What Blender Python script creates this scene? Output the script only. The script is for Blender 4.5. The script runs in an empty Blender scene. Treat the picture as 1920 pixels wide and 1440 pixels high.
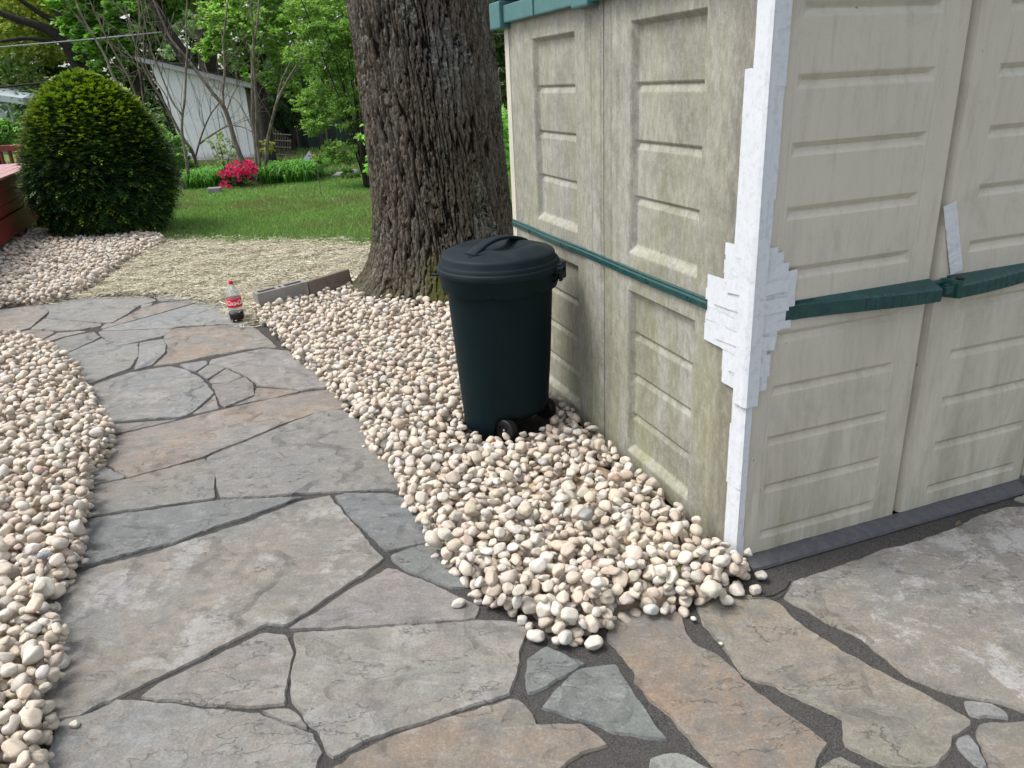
import bpy, bmesh, math, random
import numpy as np
from mathutils import Vector, Matrix
random.seed(7)
rng = np.random.default_rng(11)
scene = bpy.context.scene
COL = scene.collection

# ------------------------------------------------------------------ camera
W0, H0 = 1920, 1440
F, PI_, RO, AZ, CH = 1431.2, math.radians(21.64), math.radians(-2.96), math.radians(-19.04), 1.6
fw = np.array([0, math.cos(PI_), -math.sin(PI_)]); rt0 = np.array([1, 0, 0.]); up0 = np.cross(rt0, fw)
rt = math.cos(RO)*rt0 + math.sin(RO)*up0; upv = -math.sin(RO)*rt0 + math.cos(RO)*up0
CAMP = np.array([0, 0, CH])
cd = bpy.data.cameras.new('camera'); cam = bpy.data.objects.new('camera', cd); COL.objects.link(cam)
cd.sensor_fit = 'HORIZONTAL'; cd.sensor_width = 36.0; cd.lens = F/1920*36.0
cd.clip_start = 0.05; cd.clip_end = 500
cam.matrix_world = Matrix(((rt[0], upv[0], -fw[0], 0), (rt[1], upv[1], -fw[1], 0), (rt[2], upv[2], -fw[2], CH), (0, 0, 0, 1)))
scene.camera = cam

# ------------------------------------------------------------------ light
SUN_EL, SUN_AZ = math.radians(60), math.radians(272)   # azimuth from +Y clockwise
world = bpy.data.worlds.new('World'); scene.world = world; world.use_nodes = True
wn = world.node_tree; wn.nodes.clear()
sky = wn.nodes.new('ShaderNodeTexSky'); sky.sky_type = 'NISHITA'; sky.sun_disc = False
sky.sun_elevation = SUN_EL; sky.sun_rotation = SUN_AZ; sky.dust_density = 3.0; sky.air_density = 1.0
hsv = wn.nodes.new('ShaderNodeHueSaturation'); hsv.inputs['Saturation'].default_value = 0.38
bg = wn.nodes.new('ShaderNodeBackground'); bg.inputs['Strength'].default_value = 0.155
wo = wn.nodes.new('ShaderNodeOutputWorld')
wn.links.new(sky.outputs[0], hsv.inputs['Color']); wn.links.new(hsv.outputs[0], bg.inputs['Color']); wn.links.new(bg.outputs[0], wo.inputs['Surface'])
sd = bpy.data.lights.new('sun', 'SUN'); sd.energy = 1.6; sd.angle = math.radians(24); sd.color = (1.0, 0.965, 0.91)
sun = bpy.data.objects.new('sun', sd); COL.objects.link(sun)
sdir = Vector((math.sin(SUN_AZ)*math.cos(SUN_EL), math.cos(SUN_AZ)*math.cos(SUN_EL), math.sin(SUN_EL)))
sun.rotation_euler = sdir.to_track_quat('Z', 'Y').to_euler()
vs = scene.view_settings; vs.view_transform = 'Standard'; vs.look = 'None'; vs.exposure = 0.78; vs.gamma = 1.0; vs.use_curve_mapping = False

# ------------------------------------------------------------------ geometry helpers
def ray(x, y): return fw + (x-960)/F*rt - (y-720)/F*upv
def G(x, y, z=0.0):
    d = ray(x, y); return CAMP + (z-CH)/d[2]*d
def GP(pts, z=0.0): return np.array([G(x, y, z)[:2] for x, y in pts])
def at(x, y, Y):
    d = ray(x, y); return CAMP + Y/d[1]*d
LD = np.array([math.sin(AZ), math.cos(AZ), 0]); RD = np.array([math.cos(AZ), -math.sin(AZ), 0])

def sstep(t): t = np.clip(t, 0, 1); return t*t*(3-2*t)
def _h(ix, iy, iz, seed):
    n = (ix.astype(np.int64)*374761393 + iy.astype(np.int64)*668265263 + iz.astype(np.int64)*2147483647 + seed*1274126177) & 0xffffffff
    n = ((n ^ (n >> 13))*1274126177) & 0xffffffff
    n = (n ^ (n >> 16)); n = (n*2246822519) & 0xffffffff; n = n ^ (n >> 15)
    return (n & 0xffffff)/float(0xffffff)
def vnoise(x, y, z=None, seed=0):
    x = np.asarray(x, float); y = np.asarray(y, float); z = np.zeros_like(x) if z is None else np.asarray(z, float)
    ix, iy, iz = np.floor(x), np.floor(y), np.floor(z); fx, fy, fz = sstep(x-ix), sstep(y-iy), sstep(z-iz)
    out = 0
    for a in (0, 1):
        for b in (0, 1):
            for c in (0, 1):
                out = out + _h(ix+a, iy+b, iz+c, seed)*(fx if a else 1-fx)*(fy if b else 1-fy)*(fz if c else 1-fz)
    return out*2-1
def fbm(x, y, z=None, seed=0, o=4, g=.5):
    s, a, t = 0, 1, 0
    for i in range(o):
        s = s + a*vnoise(np.asarray(x)*2**i, np.asarray(y)*2**i, None if z is None else np.asarray(z)*2**i, seed+i*17); t += a; a *= g
    return s/t
def inpoly(x, y, poly):
    x = np.asarray(x); y = np.asarray(y); ins = np.zeros(x.shape, bool); n = len(poly); j = n-1
    for i in range(n):
        xi, yi = poly[i][:2]; xj, yj = poly[j][:2]
        c = ((yi > y) != (yj > y)) & (x < (xj-xi)*(y-yi)/((yj-yi) if yj != yi else 1e-9)+xi)
        ins ^= c; j = i
    return ins
def polydist(x, y, poly):
    d = np.full(np.shape(x), 1e9); n = len(poly)
    for i in range(n):
        ax, ay = poly[i][:2]; bx, by = poly[(i+1) % n][:2]
        t = np.clip(((x-ax)*(bx-ax)+(y-ay)*(by-ay))/((bx-ax)**2+(by-ay)**2+1e-12), 0, 1)
        d = np.minimum(d, np.hypot(x-ax-t*(bx-ax), y-ay-t*(by-ay)))
    return d

def mesh_np(name, V, faces, mat, parent=None, smooth=False, col=None, k=None):
    """V (n,3); faces (m,k) int array, or list of such arrays; col (n,3)"""
    V = np.ascontiguousarray(V, dtype=np.float32)
    if not isinstance(faces, (list, tuple)): faces = [faces]
    faces = [np.asarray(f, dtype=np.int32) for f in faces if len(f)]
    me = bpy.data.meshes.new(name)
    me.vertices.add(len(V)); me.vertices.foreach_set('co', V.ravel())
    tot = sum(f.size for f in faces); nf = sum(len(f) for f in faces)
    me.loops.add(tot); me.loops.foreach_set('vertex_index', np.concatenate([f.ravel() for f in faces]))
    me.polygons.add(nf)
    sizes = np.concatenate([np.full(len(f), f.shape[1], np.int32) for f in faces])
    st = np.concatenate([[0], np.cumsum(sizes)[:-1]]).astype(np.int32)
    me.polygons.foreach_set('loop_start', st)
    me.polygons.foreach_set('use_smooth', np.full(nf, bool(smooth)))
    me.update(calc_edges=True)
    if col is not None:
        a = me.attributes.new('col', 'FLOAT_COLOR', 'POINT')
        c = np.ones((len(V), 4), np.float32); c[:, :3] = col; a.data.foreach_set('color', c.ravel())
    if mat is not None: me.materials.append(mat)
    o = bpy.data.objects.new(name, me); COL.objects.link(o)
    if parent is not None: o.parent = parent
    return o
def tag(o, label=None, cat=None, group=None, kind=None):
    if label: o['label'] = label
    if cat: o['category'] = cat
    if group: o['group'] = group
    if kind: o['kind'] = kind
    return o
def thing(name, label, cat, loc=(0, 0, 0), rz=0, group=None):
    o = bpy.data.objects.new(name, None); COL.objects.link(o); o.location = loc; o.rotation_euler = (0, 0, rz)
    o.empty_display_size = .1
    return tag(o, label, cat, group)

class MB:
    """collects primitives into one mesh"""
    def __init__(s): s.v = []; s.f = {}; s.n = 0; s.c = []
    def add(s, V, F, c=None):
        V = np.asarray(V, float); s.v.append(V)
        for f in (F if isinstance(F, (list, tuple)) and len(F) and isinstance(F[0], np.ndarray) else [np.asarray(F)]):
            s.f.setdefault(f.shape[1], []).append(f+s.n)
        s.c.append(np.tile(np.array(c if c is not None else (1, 1, 1.)), (len(V), 1)) if np.ndim(c) < 2 else np.asarray(c)); s.n += len(V); return s
    def box(s, lo, hi, M=None, bev=0.0):
        (x0, y0, z0), (x1, y1, z1) = lo, hi
        b = min(bev, (x1-x0)/2.1, (y1-y0)/2.1, (z1-z0)/2.1)
        if b <= 0:
            V = np.array([[x, y, z] for x in (x0, x1) for y in (y0, y1) for z in (z0, z1)], float)
            Fq = np.array([[0, 1, 3, 2], [4, 6, 7, 5], [0, 4, 5, 1], [2, 3, 7, 6], [0, 2, 6, 4], [1, 5, 7, 3]])
            if M is not None: V = V@np.array(M)[:3, :3].T+np.array(M)[:3, 3]
            return s.add(V, Fq)
        bm = bmesh.new(); bmesh.ops.create_cube(bm, size=1)
        for v in bm.verts: v.co = Vector(((x0+x1)/2+v.co.x*(x1-x0), (y0+y1)/2+v.co.y*(y1-y0), (z0+z1)/2+v.co.z*(z1-z0)))
        bmesh.ops.bevel(bm, geom=list(bm.edges), offset=b, segments=2, affect='EDGES', profile=.6)
        return s.bm(bm, M)
    def bm(s, bm, M=None):
        bm.verts.ensure_lookup_table(); bm.verts.index_update()
        V = np.array([v.co[:] for v in bm.verts]); d = {}
        for f in bm.faces: d.setdefault(len(f.verts), []).append([v.index for v in f.verts])
        if M is not None: V = V@np.array(M)[:3, :3].T+np.array(M)[:3, 3]
        s.add(V, [np.array(x) for x in d.values()]); bm.free(); return s
    def tube(s, P, R, seg=8, caps=True, c=None, jit=0):
        P = np.asarray(P, float); R = np.broadcast_to(np.asarray(R, float), (len(P),)); n = len(P)
        T = np.gradient(P, axis=0); T /= np.linalg.norm(T, axis=1)[:, None]+1e-12
        ref = np.array([0.3, 1, .2]) if abs(T[0][1]) < .9 else np.array([1., 0, 0])
        U = np.cross(T, ref); U /= np.linalg.norm(U, axis=1)[:, None]; Wv = np.cross(T, U)
        a = np.arange(seg)/seg*2*math.pi
        rr = R[:, None]*(1+jit*rng.standard_normal((n, seg))) if jit else R[:, None]*np.ones((1, seg))
        V = P[:, None]+rr[..., None]*(np.cos(a)[None, :, None]*U[:, None]+np.sin(a)[None, :, None]*Wv[:, None])
        i = np.arange(n-1)[:, None]*seg; j = np.arange(seg)[None]; j2 = (j+1) % seg
        Fq = np.stack([i+j, i+j2, i+seg+j2, i+seg+j], -1).reshape(-1, 4)
        s.add(V.reshape(-1, 3), Fq, c)
        if caps:
            s.f.setdefault(seg, []).append(np.array([list(range(seg))[::-1]])+s.n-n*seg)
            s.f.setdefault(seg, []).append(np.array([[(n-1)*seg+k for k in range(seg)]])+s.n-n*seg)
        return s
    def lathe(s, prof, seg=48, M=None, cap0=False, cap1=False):
        prof = np.asarray(prof, float); n = len(prof); a = np.arange(seg)/seg*2*math.pi
        V = np.stack([prof[:, 0, None]*np.cos(a), prof[:, 0, None]*np.sin(a), prof[:, 1, None]*np.ones(seg)], -1).reshape(-1, 3)
        if M is not None: V = V@np.array(M)[:3, :3].T+np.array(M)[:3, 3]
        i = np.arange(n-1)[:, None]*seg; j = np.arange(seg)[None]; j2 = (j+1) % seg
        fs = [np.stack([i+j, i+j2, i+seg+j2, i+seg+j], -1).reshape(-1, 4)]
        if cap0: fs.append(np.array([list(range(seg))[::-1]]))
        if cap1: fs.append(np.array([[(n-1)*seg+k for k in range(seg)]]))
        return s.add(V, fs)
    def build(s, name, mat, parent=None, smooth=False, usecol=False):
        V = np.concatenate(s.v); F_ = [np.concatenate(x) for x in s.f.values()]
        return mesh_np(name, V, F_, mat, parent, smooth, np.concatenate(s.c) if usecol else None)
def grid_faces(nu, nv, wrap=False):
    i = np.arange(nu if wrap else nu-1)[:, None]; j = np.arange(nv-1)[None]; i2 = (i+1) % nu
    return np.stack([i*nv+j, i2*nv+j, i2*nv+j+1, i*nv+j+1], -1).reshape(-1, 4)
def autosmooth(o, deg=35):
    me = o.data; me.polygons.foreach_set('use_smooth', np.ones(len(me.polygons), bool))
    try: me.set_sharp_from_angle(angle=math.radians(deg))
    except Exception: pass
    return o

# ------------------------------------------------------------------ material helpers
class N:
    def __init__(s, name):
        s.m = bpy.data.materials.new(name); s.m.use_nodes = True; s.t = s.m.node_tree; s.t.nodes.clear()
        s.out = s.t.nodes.new('ShaderNodeOutputMaterial'); s._oc = None; s._geo = None
    def new(s, ty, **kw):
        n = s.t.nodes.new(ty)
        for k, v in kw.items(): setattr(n, k, v)
        return n
    def link(s, a, b): s.t.links.new(a, b)
    def setin(s, sock, v):
        if isinstance(v, bpy.types.NodeSocket): s.link(v, sock)
        elif isinstance(v, (tuple, list)) and len(v) == 3 and sock.type == 'RGBA': sock.default_value = (*v, 1)
        else: sock.default_value = v
    @property
    def obj(s):
        if not s._oc: s._oc = s.new('ShaderNodeTexCoord').outputs['Object']
        return s._oc
    @property
    def pos(s):
        if not s._geo: s._geo = s.new('ShaderNodeNewGeometry').outputs['Position']
        return s._geo
    def attr(s, name='col'): return s.new('ShaderNodeAttribute', attribute_name=name).outputs['Color']
    def sc(s, vec, scale):
        n = s.new('ShaderNodeMapping'); s.link(vec, n.inputs['Vector']); n.inputs['Scale'].default_value = scale if isinstance(scale, tuple) else (scale,)*3; return n.outputs[0]
    def noise(s, vec, scale=5, detail=4, rough=.55, dist=0, fac=True):
        n = s.new('ShaderNodeTexNoise'); s.link(vec, n.inputs['Vector']); n.inputs['Scale'].default_value = scale
        n.inputs['Detail'].default_value = detail; n.inputs['Roughness'].default_value = rough; n.inputs['Distortion'].default_value = dist
        return n.outputs[0] if fac else n.outputs['Color']
    def vor(s, vec, scale=5, feature='F1', rnd=1, out=0):
        n = s.new('ShaderNodeTexVoronoi', feature=feature); s.link(vec, n.inputs['Vector']); n.inputs['Scale'].default_value = scale
        n.inputs['Randomness'].default_value = rnd; return n.outputs[out]
    def ramp(s, fac, stops, interp='LINEAR'):
        n = s.new('ShaderNodeValToRGB'); s.setin(n.inputs[0], fac); cr = n.color_ramp; cr.interpolation = interp
        while len(cr.elements) < len(stops): cr.elements.new(0.5)
        for e, (p, c) in zip(cr.elements, stops):
            e.position = p; e.color = (*(c if isinstance(c, (tuple, list)) else (c, c, c)), 1)
        return n.outputs[0]
    def mix(s, f, a, b, blend='MIX'):
        n = s.new('ShaderNodeMix', data_type='RGBA', blend_type=blend); s.setin(n.inputs[0], f); s.setin(n.inputs[6], a); s.setin(n.inputs[7], b); return n.outputs[2]
    def math(s, op, a, b=0.0, clamp=False):
        n = s.new('ShaderNodeMath', operation=op, use_clamp=clamp); s.setin(n.inputs[0], a); s.setin(n.inputs[1], b); return n.outputs[0]
    def sep(s, vec):
        n = s.new('ShaderNodeSeparateXYZ'); s.link(vec, n.inputs[0]); return n.outputs
    def bump(s, h, strength=.5, dist=.01, normal=None):
        n = s.new('ShaderNodeBump'); s.setin(n.inputs['Height'], h); n.inputs['Strength'].default_value = strength; n.inputs['Distance'].default_value = dist
        if normal is not None: s.link(normal, n.inputs['Normal'])
        return n.outputs[0]
    def principled(s, base, rough=.7, normal=None, spec=.5, **kw):
        p = s.new('ShaderNodeBsdfPrincipled'); s.setin(p.inputs['Base Color'], base); s.setin(p.inputs['Roughness'], rough)
        p.inputs['Specular IOR Level'].default_value = spec
        for k, v in kw.items(): s.setin(p.inputs[k.replace('_', ' ')], v)
        if normal is not None: s.link(normal, p.inputs['Normal'])
        s.link(p.outputs[0], s.out.inputs['Surface']); return p
def foliage_mat(name, trans=.35, rough=.55, spec=.25):
    n = N(name); c = n.attr(); c = n.mix(n.math('MULTIPLY', n.noise(n.pos, 9, 2), .5), c, (0.5, 0.5, 0.5), 'MULTIPLY')
    p = n.principled(c, rough, spec=spec); tr = n.new('ShaderNodeBsdfTranslucent'); n.link(n.mix(1.0, c, (1.0, 1.15, .55), 'MULTIPLY'), tr.inputs[0])
    mx = n.new('ShaderNodeMixShader'); mx.inputs[0].default_value = trans; n.link(p.outputs[0], mx.inputs[1]); n.link(tr.outputs[0], mx.inputs[2]); n.link(mx.outputs[0], n.out.inputs['Surface'])
    return n.m
def simple(name, base, rough=.6, var=.15, bumpd=.002, scale=20, spec=.4, metallic=0.0):
    n = N(name); f = n.noise(n.obj, scale, 4); c = n.mix(f, tuple(x*(1-var) for x in base), tuple(min(1, x*(1+var)) for x in base))
    n.principled(c, rough, n.bump(n.noise(n.obj, scale*3, 3), .4, bumpd), spec, Metallic=metallic); return n.m

M = {}
# flagstone: 'col' = base tint, 'ore' red channel = rust amount
def m_flag():
    n = N('flagstone'); p = n.pos; base = n.attr('col'); aux = n.sep(n.attr('aux'))
    rot = n.new('ShaderNodeMapping'); n.link(p, rot.inputs[0]); rot.inputs['Rotation'].default_value = (0, 0, math.radians(35)); rot.inputs['Scale'].default_value = (1, 2.2, 1)
    big = n.noise(p, 1.7, 5, .6, .2); med = n.noise(rot.outputs[0], 5, 7, .68, .25); fine = n.noise(p, 190, 4, .8); mid = n.noise(p, 42, 7, .76, .15); grit = n.noise(p, 95, 5, .82)
    c = n.mix(n.ramp(big, [(.35, 0.0), (.68, 1.0)]), n.mix(1.0, base, (0.88, 0.92, 0.95), 'MULTIPLY'), n.mix(1.0, base, (1.05, 1.03, 0.96), 'MULTIPLY'))
    rust = n.math('MULTIPLY', n.ramp(n.noise(p, 2.6, 8, .7, .35), [(.38, 0.0), (.56, 1.0)]), aux[0], True)
    c = n.mix(n.math('MULTIPLY', rust, .92), c, n.mix(mid, (0.185, 0.118, 0.075), (0.37, 0.275, 0.19)))
    c = n.mix(n.math('MULTIPLY', n.ramp(n.noise(p, 4.4, 8, .74, .3), [(.46, 0.0), (.62, .75)]), n.ramp(aux[0], [(.2, 0.0), (1.0, 1.0)])), c, (0.15, 0.15, 0.145))
    c = n.mix(n.ramp(med, [(.34, .50), (.52, 0.0)]), c, (0.125, 0.13, 0.13)); c = n.mix(n.ramp(n.noise(p, 15, 8, .8, .2), [(.40, .38), (.52, 0.0)]), c, (0.12, 0.12, 0.115)); c = n.mix(n.ramp(n.noise(rot.outputs[0], 11, 8, .8, .2), [(.52, 0.0), (.66, .45)]), c, (0.38, 0.375, 0.35))
    pale = n.math('MULTIPLY', n.ramp(n.noise(p, 4.2, 10, .80, .2), [(.52, 0.0), (.575, .78)]), n.ramp(aux[1], [(.25, 0.0), (1.0, 1.0)]), True)
    c = n.mix(pale, c, (0.40, 0.395, 0.385))
    c = n.mix(n.ramp(grit, [(.34, .55), (.50, 0.0)]), c, (0.12, 0.118, 0.11)); c = n.mix(n.ramp(grit, [(.56, 0.0), (.72, .55)]), c, (0.38, 0.37, 0.345))
    c = n.mix(n.ramp(n.noise(p, 55, 3, .6), [(.25, .85), (.30, 0.0)]), c, (0.07, 0.065, 0.06))
    c = n.mix(n.ramp(n.noise(p, 24, 5, .7), [(.66, 0.0), (.72, .4)]), c, (0.27, 0.19, 0.12))
    c = n.mix(n.ramp(fine, [(.3, .30), (.6, 0.0)]), c, (0.11, 0.11, 0.105))
    w = n.noise(rot.outputs[0], 1.3, 8, .60, .15)
    lay = n.math('MULTIPLY', w, 9.0); fl = n.math('FLOOR', lay); fr = n.math('SUBTRACT', lay, fl)
    stp = n.math('ADD', fl, n.ramp(fr, [(0.0, 0.0), (.05, 1.0)])); edge = n.ramp(fr, [(0.0, 0.6), (.010, .35), (.022, 0.0)]); msk = n.ramp(n.noise(p, 2.1, 3), [(.44, 0.0), (.52, 1.0)])
    c = n.mix(n.math('MULTIPLY', edge, msk), c, (0.09, 0.09, 0.09))
    b1 = n.bump(n.math('MULTIPLY', stp, n.math('ADD', n.math('MULTIPLY', msk, .8), .2)), 1.0, .005); b2 = n.bump(mid, .8, .007, b1); b3 = n.bump(grit, .8, .003, b2)
    n.principled(c, n.math('ADD', n.math('MULTIPLY', mid, .25), .55), b3, .3); return n.m
M['flag'] = m_flag()
def m_mortar():
    n = N('mortar'); p = n.pos; f = n.noise(p, 260, 3, .8); g = n.noise(p, 6, 5, .6)
    c = n.mix(n.ramp(f, [(.35, 0.0), (.65, 1.0)]), (0.016, 0.016, 0.016), (0.115, 0.110, 0.105)); c = n.mix(n.ramp(g, [(.4, 0.0), (.7, .5)]), c, (0.085, 0.078, 0.07))
    n.principled(c, .95, n.bump(f, .9, .004, n.bump(g, .5, .01)), .15); return n.m
M['mortar'] = m_mortar()
def m_pebble():
    n = N('pebble'); p = n.pos; c = n.attr()
    v = n.noise(p, 45, 5, .65, 1.0); c = n.mix(n.ramp(v, [(.36, .35), (.5, 0.0)]), c, n.mix(1.0, c, (0.70, 0.58, 0.47), 'MULTIPLY'))
    w = n.noise(p, 80, 4, .7, 1.5); c = n.mix(n.ramp(w, [(.56, 0.0), (.66, .5)]), c, (0.76, 0.74, 0.70))
    c = n.mix(n.ramp(n.noise(p, 210, 3, .8), [(.28, .35), (.40, 0.0)]), c, (0.38, 0.32, 0.26)); c = n.mix(n.ramp(n.noise(p, 14, 4, .7), [(.5, 0.0), (.75, .35)]), c, (0.50, 0.41, 0.31))
    n.principled(c, .68, n.bump(n.noise(p, 120, 4, .7), .45, .003), .3); return n.m
M['pebble'] = m_pebble()
def m_sand():
    n = N('sand'); p = n.pos; f = n.noise(p, 180, 4, .8); g = n.noise(p, 9, 4)
    c = n.mix(f, (0.26, 0.19, 0.13), (0.56, 0.44, 0.31)); c = n.mix(n.ramp(g, [(.35, .5), (.6, 0.0)]), c, (0.12, 0.09, 0.06))
    n.principled(c, .95, n.bump(f, .8, .004), .1); return n.m
M['sand'] = m_sand()
def m_lawn():
    n = N('lawn_soil'); p = n.pos; f = n.noise(p, 60, 5, .7); g = n.noise(p, 1.3, 5, .6)
    c = n.mix(f, (0.07, 0.11, 0.03), (0.18, 0.27, 0.07)); c = n.mix(n.ramp(g, [(.5, 0.0), (.72, .5)]), c, (0.20, 0.17, 0.09))
    n.principled(c, .95, n.bump(f, .8, .02), .1); return n.m
M['lawn'] = m_lawn()
def m_strawbase():
    n = N('straw_soil'); p = n.pos; f = n.noise(p, 70, 5, .75); m = n.new('ShaderNodeMapping'); n.link(p, m.inputs[0]); m.inputs['Scale'].default_value = (10, 60, 10); m.inputs['Rotation'].default_value = (0, 0, .3)
    g = n.noise(m.outputs[0], 3, 4, .6, 2); c = n.mix(f, (0.13, 0.10, 0.065), (0.33, 0.28, 0.19)); c = n.mix(n.ramp(g, [(.45, 0.0), (.65, .7)]), c, (0.48, 0.42, 0.29))
    n.principled(c, .95, n.bump(g, .6, .01), .1); return n.m
M['strawbase'] = m_strawbase()
M['ground'] = simple('soil', (0.07, 0.065, 0.04), .95, .5, .02, 6)
M['leaf'] = foliage_mat('leaf'); M['needle'] = foliage_mat('needle', .12, .5, .3)
M['grass'] = foliage_mat('grass_blade', .25, .7, .15)
n = N('straw'); n.principled(n.attr(), .7, spec=.3); M['straw'] = n.m
def m_bark():
    n = N('oak_bark'); p = n.pos; hh = n.attr('col'); hs = n.sep(hh)   # r = height 0..1, g = moss, b = lichen
    m = n.new('ShaderNodeMapping'); n.link(p, m.inputs[0]); m.inputs['Scale'].default_value = (1, 1, .3)
    f = n.noise(m.outputs[0], 60, 6, .72); g = n.noise(m.outputs[0], 7, 4)
    c = n.mix(n.ramp(f, [(.38, 0.0), (.62, 1.0)]), (0.034, 0.026, 0.019), (0.215, 0.180, 0.140)); c = n.mix(n.ramp(g, [(.45, 0.0), (.7, .5)]), c, (0.17, 0.165, 0.15))
    c = n.mix(n.ramp(hs[0], [(.30, .97), (.62, 0.0)]), c, (0.012, 0.009, 0.007))  # crease shade put into the colour: fissures blackened by bark depth
    c = n.mix(n.math('MULTIPLY', hs[1], n.ramp(n.noise(p, 26, 5, .7), [(.30, 0.0), (.50, 1.0)]), True), c, n.mix(f, (0.030, 0.034, 0.008), (0.115, 0.115, 0.028)))
    c = n.mix(n.math('MULTIPLY', hs[2], n.ramp(n.noise(p, 40, 4, .7), [(.5, 0.0), (.56, .7)]), True), c, (0.30, 0.34, 0.30))
    b = n.bump(f, 1.0, .016, n.bump(n.noise(m.outputs[0], 24, 6, .75), .9, .02)); n.principled(c, .9, b, .2); return n.m
M['bark'] = m_bark()
def m_stem(name, c0, c1):
    n = N(name); m = n.new('ShaderNodeMapping'); n.link(n.pos, m.inputs[0]); m.inputs['Scale'].default_value = (1, 1, .25)
    f = n.noise(m.outputs[0], 25, 5, .7); n.principled(n.mix(n.ramp(f, [(.35, 0.0), (.65, 1.0)]), c0, c1), .85, n.bump(f, .5, .01), .2); return n.m
M['stem'] = m_stem('pale_stem', (0.07, 0.058, 0.045), (0.26, 0.225, 0.185)); M['darkstem'] = m_stem('dark_stem', (0.014, 0.012, 0.010), (0.05, 0.045, 0.04))
def m_shed(side):
    n = N('shed_side_plastic' if side else 'shed_door_plastic'); o = n.obj; s = n.sep(o)
    base = (0.44, 0.435, 0.39) if side else (0.585, 0.555, 0.465)
    ms = n.new('ShaderNodeMapping'); n.link(o, ms.inputs[0]); ms.inputs['Scale'].default_value = (1, 1, .16)
    ms2 = n.new('ShaderNodeMapping'); n.link(o, ms2.inputs[0]); ms2.inputs['Scale'].default_value = (1, 1, .45)
    big = n.noise(o, 2.2, 5, .6); streak = n.noise(ms.outputs[0], 26, 5, .7, .3); fine = n.noise(o, 150, 5, .8, .5); sp = n.noise(ms2.outputs[0], 34, 8, .84, .15)
    c = n.mix(n.ramp(big, [(.3, .25), (.7, 0.0)]), base, tuple(x*.8 for x in base))
    if side:
        grey = n.math('MULTIPLY', n.ramp(sp, [(.40, 1.0), (.58, 0.05)]), n.ramp(streak, [(.3, 1.0), (.7, .45)]))
        c = n.mix(n.math('MULTIPLY', grey, .9), c, (0.185, 0.175, 0.15))
        green = n.math('MULTIPLY', n.ramp(n.noise(ms.outputs[0], 7, 5, .7, .4), [(.38, 0.0), (.56, 1.0)]), n.ramp(n.math('ADD', n.math('MULTIPLY', s[2], .40), n.noise(o, 4, 3)), [(.4, 1.0), (1.1, .5)]))
        c = n.mix(n.math('MULTIPLY', green, n.ramp(sp, [(.3, .85), (.65, .35)])), c, (0.215, 0.22, 0.075))
        # dirty corrugated strip next to the corner
        y = s[1]; pil = n.math('MULTIPLY', n.ramp(y, [(.0, 0.0), (.04, .9), (.13, .9), (.19, 0.0)]), n.ramp(sp, [(.42, .85), (.68, .15)]))
        c = n.mix(pil, c, (0.16, 0.14, 0.115))
        pil2 = n.math('MULTIPLY', n.ramp(y, [(.90, 0.0), (.96, .5), (1.06, .6), (1.15, 0.0)]), n.ramp(sp, [(.42, .85), (.68, .1)]))
        c = n.mix(pil2, c, (0.20, 0.17, 0.145))
    else:
        z = s[2]
        low = n.math('MULTIPLY', n.ramp(z, [(.0, .75), (.35, .55), (.9, .18), (1.0, .10)]), n.ramp(n.noise(ms.outputs[0], 9, 6, .72, .5), [(.38, 0.0), (.66, 1.0)]))
        c = n.mix(n.math('MULTIPLY', low, n.ramp(sp, [(.3, 1.0), (.7, .5)])), c, (0.215, 0.20, 0.115))
        c = n.mix(n.ramp(streak, [(.30, .40), (.5, 0.0)]), c, (0.33, 0.315, 0.26))
        c = n.mix(n.ramp(n.noise(o, 5, 6, .7, .6), [(.55, 0.0), (.75, .35)]), c, (0.28, 0.275, 0.24))
    if side:
        gr2 = n.math('MULTIPLY', n.ramp(n.noise(o, 3.2, 7, .72, .2), [(.44, 0.0), (.62, .75)]), n.ramp(n.noise(o, 70, 6, .85), [(.40, 1.0), (.58, .25)])); c = n.mix(gr2, c, (0.15, 0.145, 0.125))
        c = n.mix(n.ramp(fine, [(.3, .35), (.6, 0.0)]), c, (0.17, 0.165, 0.135))
    else: c = n.mix(n.ramp(fine, [(.3, .12), (.6, 0.0)]), c, (0.2, 0.19, 0.15))
    c = n.mix(n.ramp(n.noise(o, 32, 2), [(.76, 0.0), (.775, .6)]), c, (0.12, 0.10, 0.07))
    n.principled(c, .6, n.bump(fine, .35, .0012, n.bump(n.noise(o, 3.5, 2), .3, .006)), .3); return n.m
M['shedL'] = m_shed(True); M['shedD'] = m_shed(False)
def m_green():
    n = N('green_plastic'); f = n.noise(n.obj, 30, 5, .75); g = n.noise(n.obj, 140, 3, .7)
    c = n.mix(n.ramp(f, [(.4, 0.0), (.75, .6)]), (0.004, 0.045, 0.042), (0.035, 0.10, 0.095)); n.principled(c, n.math('ADD', n.math('MULTIPLY', f, .3), .28), n.bump(g, .25, .001), .5); return n.m
M['green'] = m_green()
n = N('roof_plastic'); f = n.noise(n.obj, 14, 5, .7); n.principled(n.mix(f, (0.035, 0.12, 0.125), (0.09, 0.20, 0.20)), .5, n.bump(f, .2, .003), .4); M['roof'] = n.m
def m_tape():
    n = N('white_tape'); o = n.obj; ms = n.new('ShaderNodeMapping'); n.link(o, ms.inputs[0]); ms.inputs['Scale'].default_value = (1, 1, .35)
    w = n.noise(ms.outputs[0], 30, 4, .6, .8); d = n.noise(o, 50, 6, .75); c = n.mix(n.ramp(d, [(.50, 0.0), (.70, .6)]), (0.62, 0.65, 0.685), (0.42, 0.44, 0.45))
    n.principled(c, .45, n.bump(w, .45, .005), .4); return n.m
M['tape'] = m_tape()
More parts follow.
